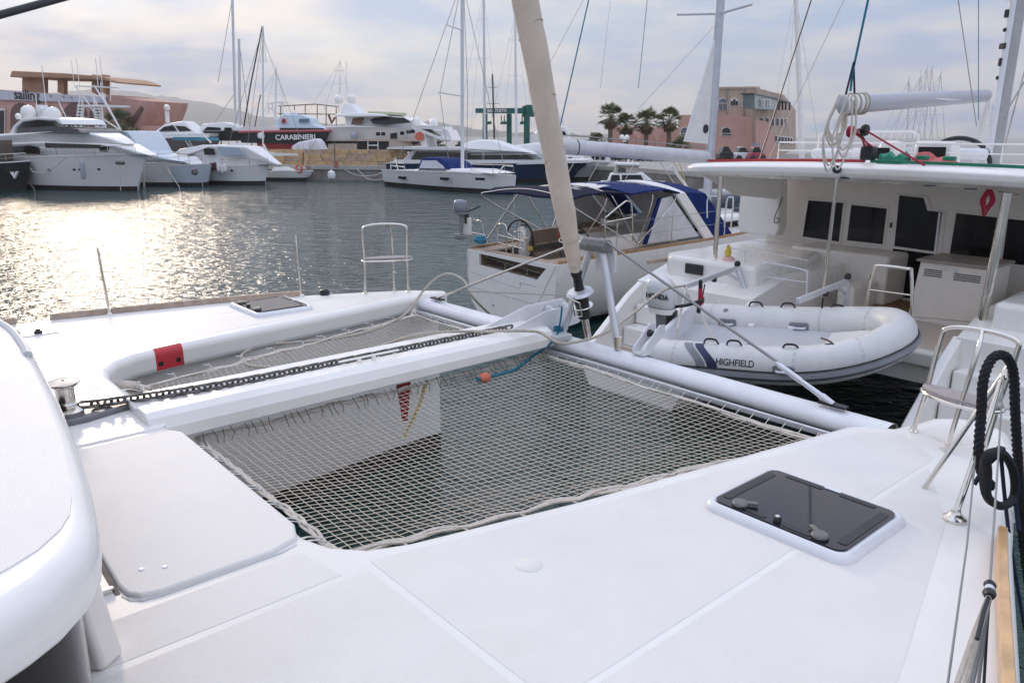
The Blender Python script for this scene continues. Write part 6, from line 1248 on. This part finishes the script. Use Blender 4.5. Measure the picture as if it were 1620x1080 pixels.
y13.tubes([[(486,246),(492,224)],[(500,221),(488,240)],[(478,244),(470,226)]],.03,'lashing',ropeb,yo=-1.12); y13.side([(466,247),(466,243),(516,243),(516,247)],.6,'cradle',galv)
y14=Ship('superyacht','big white motor yacht ashore with a dark wraparound window, right of the patrol boat','motor yacht',gp(505,76),gp(690,72),1.1); y14.side([(508,224),(512,213),(516,200),(560,199),(640,203),(690,206),(668,224)],2.7,'hull',hw_w,2.9,bevel=.1,tp=.5); y14.side([(506,240),(505,223),(668,223),(640,240)],2.3,'dark_bottom',mat('bottom_dark',(.05,.045,.045),.7),2.6); y14.side([(506,223),(506,221),(670,221),(669,224)],2.95,'waterline_strip',mat('strip_tan',(.5,.4,.32),.6))
y14.side([(545,201),(540,186),(532,183),(560,181),(605,182),(635,188),(655,197),(665,205)],2.3,'deckhouse',hw_w,1.6,bevel=.2,seg=3,tp=.5); y14.plate([(584,190),(588,187),(605,185),(636,186),(651,194),(640,195),(612,198),(590,196)],-2.28,'wraparound_window',glassw,y1=-1.9,d=.15); y14.plate([(556,197),(556,187),(573,186),(571,196)],-2.28,'aft_opening',mat('opening_brown',(.12,.06,.04),.6),y1=-1.95,d=.15)
y14.side([(527,184),(530,180),(560,178),(600,180),(612,184),(560,185)],2.4,'flybridge',hw_w,2.2,bevel=.1); y14.side([(538,180),(540,163),(552,163),(568,180)],.9,'radar_mast',hw_w,.6,bevel=.1); y14.dome(536,157,.4); y14.dome(556,156,.4); y14.side([(580,181),(582,176),(618,177),(618,182)],1.6,'fly_cover',mat('cover_lime',(.52,.55,.36),.7),bevel=.06); y14.tubes([[(539,160),(539,120)],[(548,160),(548,98)]],.03,'whip_aerial',hw_w)
y14.ports([(598,212),(606,212),(636,211),(646,209),(653,208)],-2.8,w=.4,h=.3); y14.plate([(618,220),(618,211),(628,210),(628,220)],-2.85,'anchor_pocket',black,d=.15); y14.dome(560,214,.32,-2.95,mat('fender_grey',(.35,.36,.4)),'fender'); props(y14,(530,560,590,620,650),222,244); y14.tubes([[(582,224),(582,244)],[(598,224),(598,244)],[(582,230),(598,230)],[(582,238),(598,238)]],.05,'work_ladder',hw_w,yo=-2.9)
y14.tubes([[(520,182),(525,195),(530,186)]],.12,'passerelle',mat('gear_brown',(.18,.08,.05)),yo=-1)
sc=Ship('scaffold_frame','light steel scaffold frame standing behind the patrol boat','scaffold',gp(444,82),gp(535,82),1.1); sc.tubes([[(444,204),(444,168)],[(466,204),(466,166)],[(483,204),(483,166)],[(502,204),(502,166)],[(516,204),(516,168)],[(532,204),(532,170)],[(440,168),(500,165),(535,169)],[(440,180),(535,181)]],.05,'pole',galv)
# ---------------------------------------------------------------- green boat hoist
th_=Ship('boat_hoist','green travelling boat hoist with its beam lettered in white, behind the boats','boat hoist',gp(748,97),gp(884,89),1.1); gh=mat('hoist_green',(.010,.12,.105),.55,var=.15,vscale=.8)
th_.side([(752,179),(752,171.5),(828,171),(828,180)],.22,'top_beam',gh,y0=-.6); th_.side([(826,185),(826,169),(833,166),(844,166),(846,169),(846,185)],.3,'winch_house',gh,y0=0); th_.side([(840,182),(840,172),(874,173.5),(874,181)],.22,'top_beam',gh,y0=0); th_.side([(872,184),(872,172),(879,172),(879,184)],.25,'beam_end',gh,y0=0)
for x0,x1,yb,y0 in ((763.5,768.5,226,-.6),(801.5,807,232,.6),(828.5,835.5,236,0)): th_.side([(x0,yb),(x0,180),(x1,180),(x1,yb)],.16,'leg',gh,y0=y0)
th_.side([(826,238),(826,233),(856,232),(856,238)],.6,'base_beam',gh,y0=-.5); p=th_.p3(786,175.5,-.86); text('beam_lettering','BAIA PORTO',gel,th_.root,face_frame(p,(1,0,0),(0,0,1)),.5,.02,bold=.01)
th_.tubes([[(770,181),(770,194),(772,196)],[(793,183),(793,192)],[(798,183),(798,192)],[(826,183),(826,195)]],.06,'sling_cable',hw_k); 
for x in (772,793,798,824): th_.side([(x-2,197),(x-1,193),(x+2,192),(x+3,196)],.2,'sling_hook',gh)
for x in (832,850): MB().lathe([(0,-.3),(.5,-.3),(.6,0),(.5,.3),(0,.3)],th_.p3(x,238,-.6)+Vector((0,0,.1)),14,Matrix.Rotation(math.pi/2,3,'X')).build('wheel',rubber,th_.root)
# ---------------------------------------------------------------- loose masts and far yachts
def mast(px,D,yt,yb,r,lean,label,m=alu,grp='bare masts of far yachts',sp=()):
    b=gp(px,D,atd(px,yb,D).z); t=thing('yacht_mast',label,'mast',b,0,grp); top=atd(px+lean,yt,D)-b
    MB().tube([(0,0,0),top*.5,top],[r,r,r*.8],7).build('spar',m,t)
    for f in sp or (.55,.8): c=top*f; w=.9*(1-f*.4); MB().tube([c+Vector((-w,.3,.05)),c,c+Vector((w,-.3,.05))],.025,5).build('spreader',m,t)
    mb=MB(); [mb.tube([top*.98,Vector((w*1.0,0,0))],.012,4) for w in (-1.6,1.6,-3.2)]; mb.build('stays',wire,t)
    MB().tube([top,top+Vector((0,0,.35))],.02,4).build('wind_vane',m,t)
mast(1440,62,125,262,.055,-2,'leftmost of the five masts rising behind the boom'); mast(1443,66,118,262,.055,14,'second mast from the left behind the boom, dark at its head'); mast(1452,60,106,262,.06,15,'third mast behind the boom, among the two tallest and paler',alup); mast(1462,64,105,262,.06,13,'fourth mast behind the boom, tall with a dark head'); mast(1470,60,114,262,.055,19,'rightmost of the five masts behind the boom')
mast(767,85,-20,225,.14,-2,'tall grey mast standing at the left leg of the green hoist'); mast(782,92,118,220,.10,-3,'short dark mast just right of the hoist\'s left leg',hw_k); mast(817,80,18,240,.13,-2,'pale mast between the hoist\'s legs, left of the beige sail',alup); mast(1272,70,-20,250,.24,-14,'thick white mast rising right of the pink building',gel); mast(437,84,108,200,.08,0,'thin mast above the patrol boat',alup); mast(538,84,96,178,.03,0,'very thin aerial mast above the big yacht ashore')
mast(885,95,60,230,.07,-55,'slanting pale spar behind the beige sail at right',alup)
sy=Ship('far_yacht','distant white motor yacht with a raked mast showing right of the beige sail','motor yacht',gp(838,112),gp(915,112),1.1); sy.side([(838,228),(838,214),(860,208),(885,212),(915,222),(915,228)],2,'hull',hw_w,2); sy.side([(846,212),(850,206),(885,206),(893,214)],1.6,'deckhouse',hw_w,1.2,bevel=.1); sy.plate([(855,211),(856,208),(876,208),(879,211)],-1.6,'window_band',glassw)
# lamp, cars, pole with red sign on the quay
lp=Ship('street_lamp','quay lamp post with three white globes in front of the palms','street lamp',gp(985,78),gp(993,78),1.1); lp.tubes([[(988,244),(988,220)],[(984,219),(992,219)]],.06,'post',galv,n=6); [lp.dome(x,y,.24,name='globe') for x,y in ((984,217),(992,217),(988,220.5))]
def car(px,D,m,label):
    c=Ship('parked_car',label,'car',gp(px-13,D),gp(px+13,D),1.1,'cars parked on the far quay'); L=c.L/2
    MB().prismy([(-L,.28),(-L,.75),(-L*.85,.88),(-L*.55,.92),(L*.5,.9),(L*.92,.72),(L,.55),(L,.28)],.8).build('body',m,c.root,bevel=.06); MB().prismy([(-L*.72,.88),(-L*.5,1.38),(L*.12,1.4),(L*.5,.9)],.74,.6).build('cabin',glassw,c.root,bevel=.04); MB().prismy([(-L*.5,1.37),(-L*.46,1.43),(L*.1,1.44),(L*.14,1.39)],.62).build('roof',m,c.root)
    for x in (-L*.6,L*.6):
        for y in (-.78,.78): MB().lathe([(0,-.1),(.3,-.1),(.33,0),(.3,.1),(0,.1)],(x,y,.33),14,Matrix.Rotation(math.pi/2,3,'X')).build('wheel',rubber,c.root)
car(1150,80,hw_k,'dark car parked below the dark arched doorway'); car(1176,79,mat('car_white',(.7,.7,.7),.3,coat=.5),'white car parked between the dark and the red car'); car(1198,78,mat('car_red',(.35,.03,.05),.3,coat=.5),'red car parked at the corner of the pink building')
sp=Ship('sign_pole','thin dark pole with a small red box in front of the yellow parapet','pole',gp(525,62.9),gp(532,62.9),1.1); sp.tubes([[(529.5,268),(529.5,225)]],.05,'pole',galv,n=6); sp.plate([(529,265),(529,255),(535,255),(535,265)],-.06,'box',mat('box_red',(.4,.14,.12),.7),d=.12)
for px,py,lab in ((528,279,'white mooring buoy fender hanging on the quay wall'),):
    b=wat(px,288)+Vector((0,-.6,.55)); o=MB().lathe([(0,-.35),(.25,-.25),(.32,0),(.25,.25),(.08,.33),(0,.4)],(0,0,0),12).build('quay_fender',hw_w); o.location=b; tag(o,lab,'fender')
ql=Ship('mooring_lines','slack pale mooring lines sagging from the quay to the white sailing yacht','rope',wat(545,289),wat(612,289)); ql.tubes([[(545,268),(560,276),(575,279),(595,277),(612,270)],[(565,268),(580,282),(590,285),(612,283)]],.03,'line',ropew)
rb=Ship('inflatable_boat','pale grey inflatable boat lying by the far right quay behind the catamaran\'s roof post','inflatable',wat(1122,318),wat(1186,318)); path_=[(-1.6,-.7,.35),(0,-.75,.35),(1.2,-.6,.4),(1.7,0,.5),(1.2,.6,.4),(0,.75,.35),(-1.6,.7,.35)]; MB().tube(spline(path_,5),.27,10).build('tube',mat('rib_grey',(.36,.35,.36),.6),rb.root); MB().box(-1.5,1.2,-.6,.6,.1,.2).build('floor',hypg,rb.root); MB().prismy([(-.6,.3),(-.5,.8),(.1,1.0),(.7,.5)],.5,.3).build('cover',canvasw,rb.root,bevel=.06)
# air over the harbour
hz=MB().box(-3300,3300,-40,3450,-3,260); h=bpy.data.materials.new('haze_air'); h.use_nodes=True; t=h.node_tree; t.nodes.remove(t.nodes['Principled BSDF']); v=t.nodes.new('ShaderNodeVolumePrincipled'); v.inputs['Color'].default_value=(.97,.98,1,1); v.inputs['Density'].default_value=2.9e-4; v.inputs['Anisotropy'].default_value=.3
t.links.new(v.outputs[0],t.nodes['Material Output'].inputs['Volume']); ho=hz.build('haze',h,smooth=0); ho['kind']='stuff'
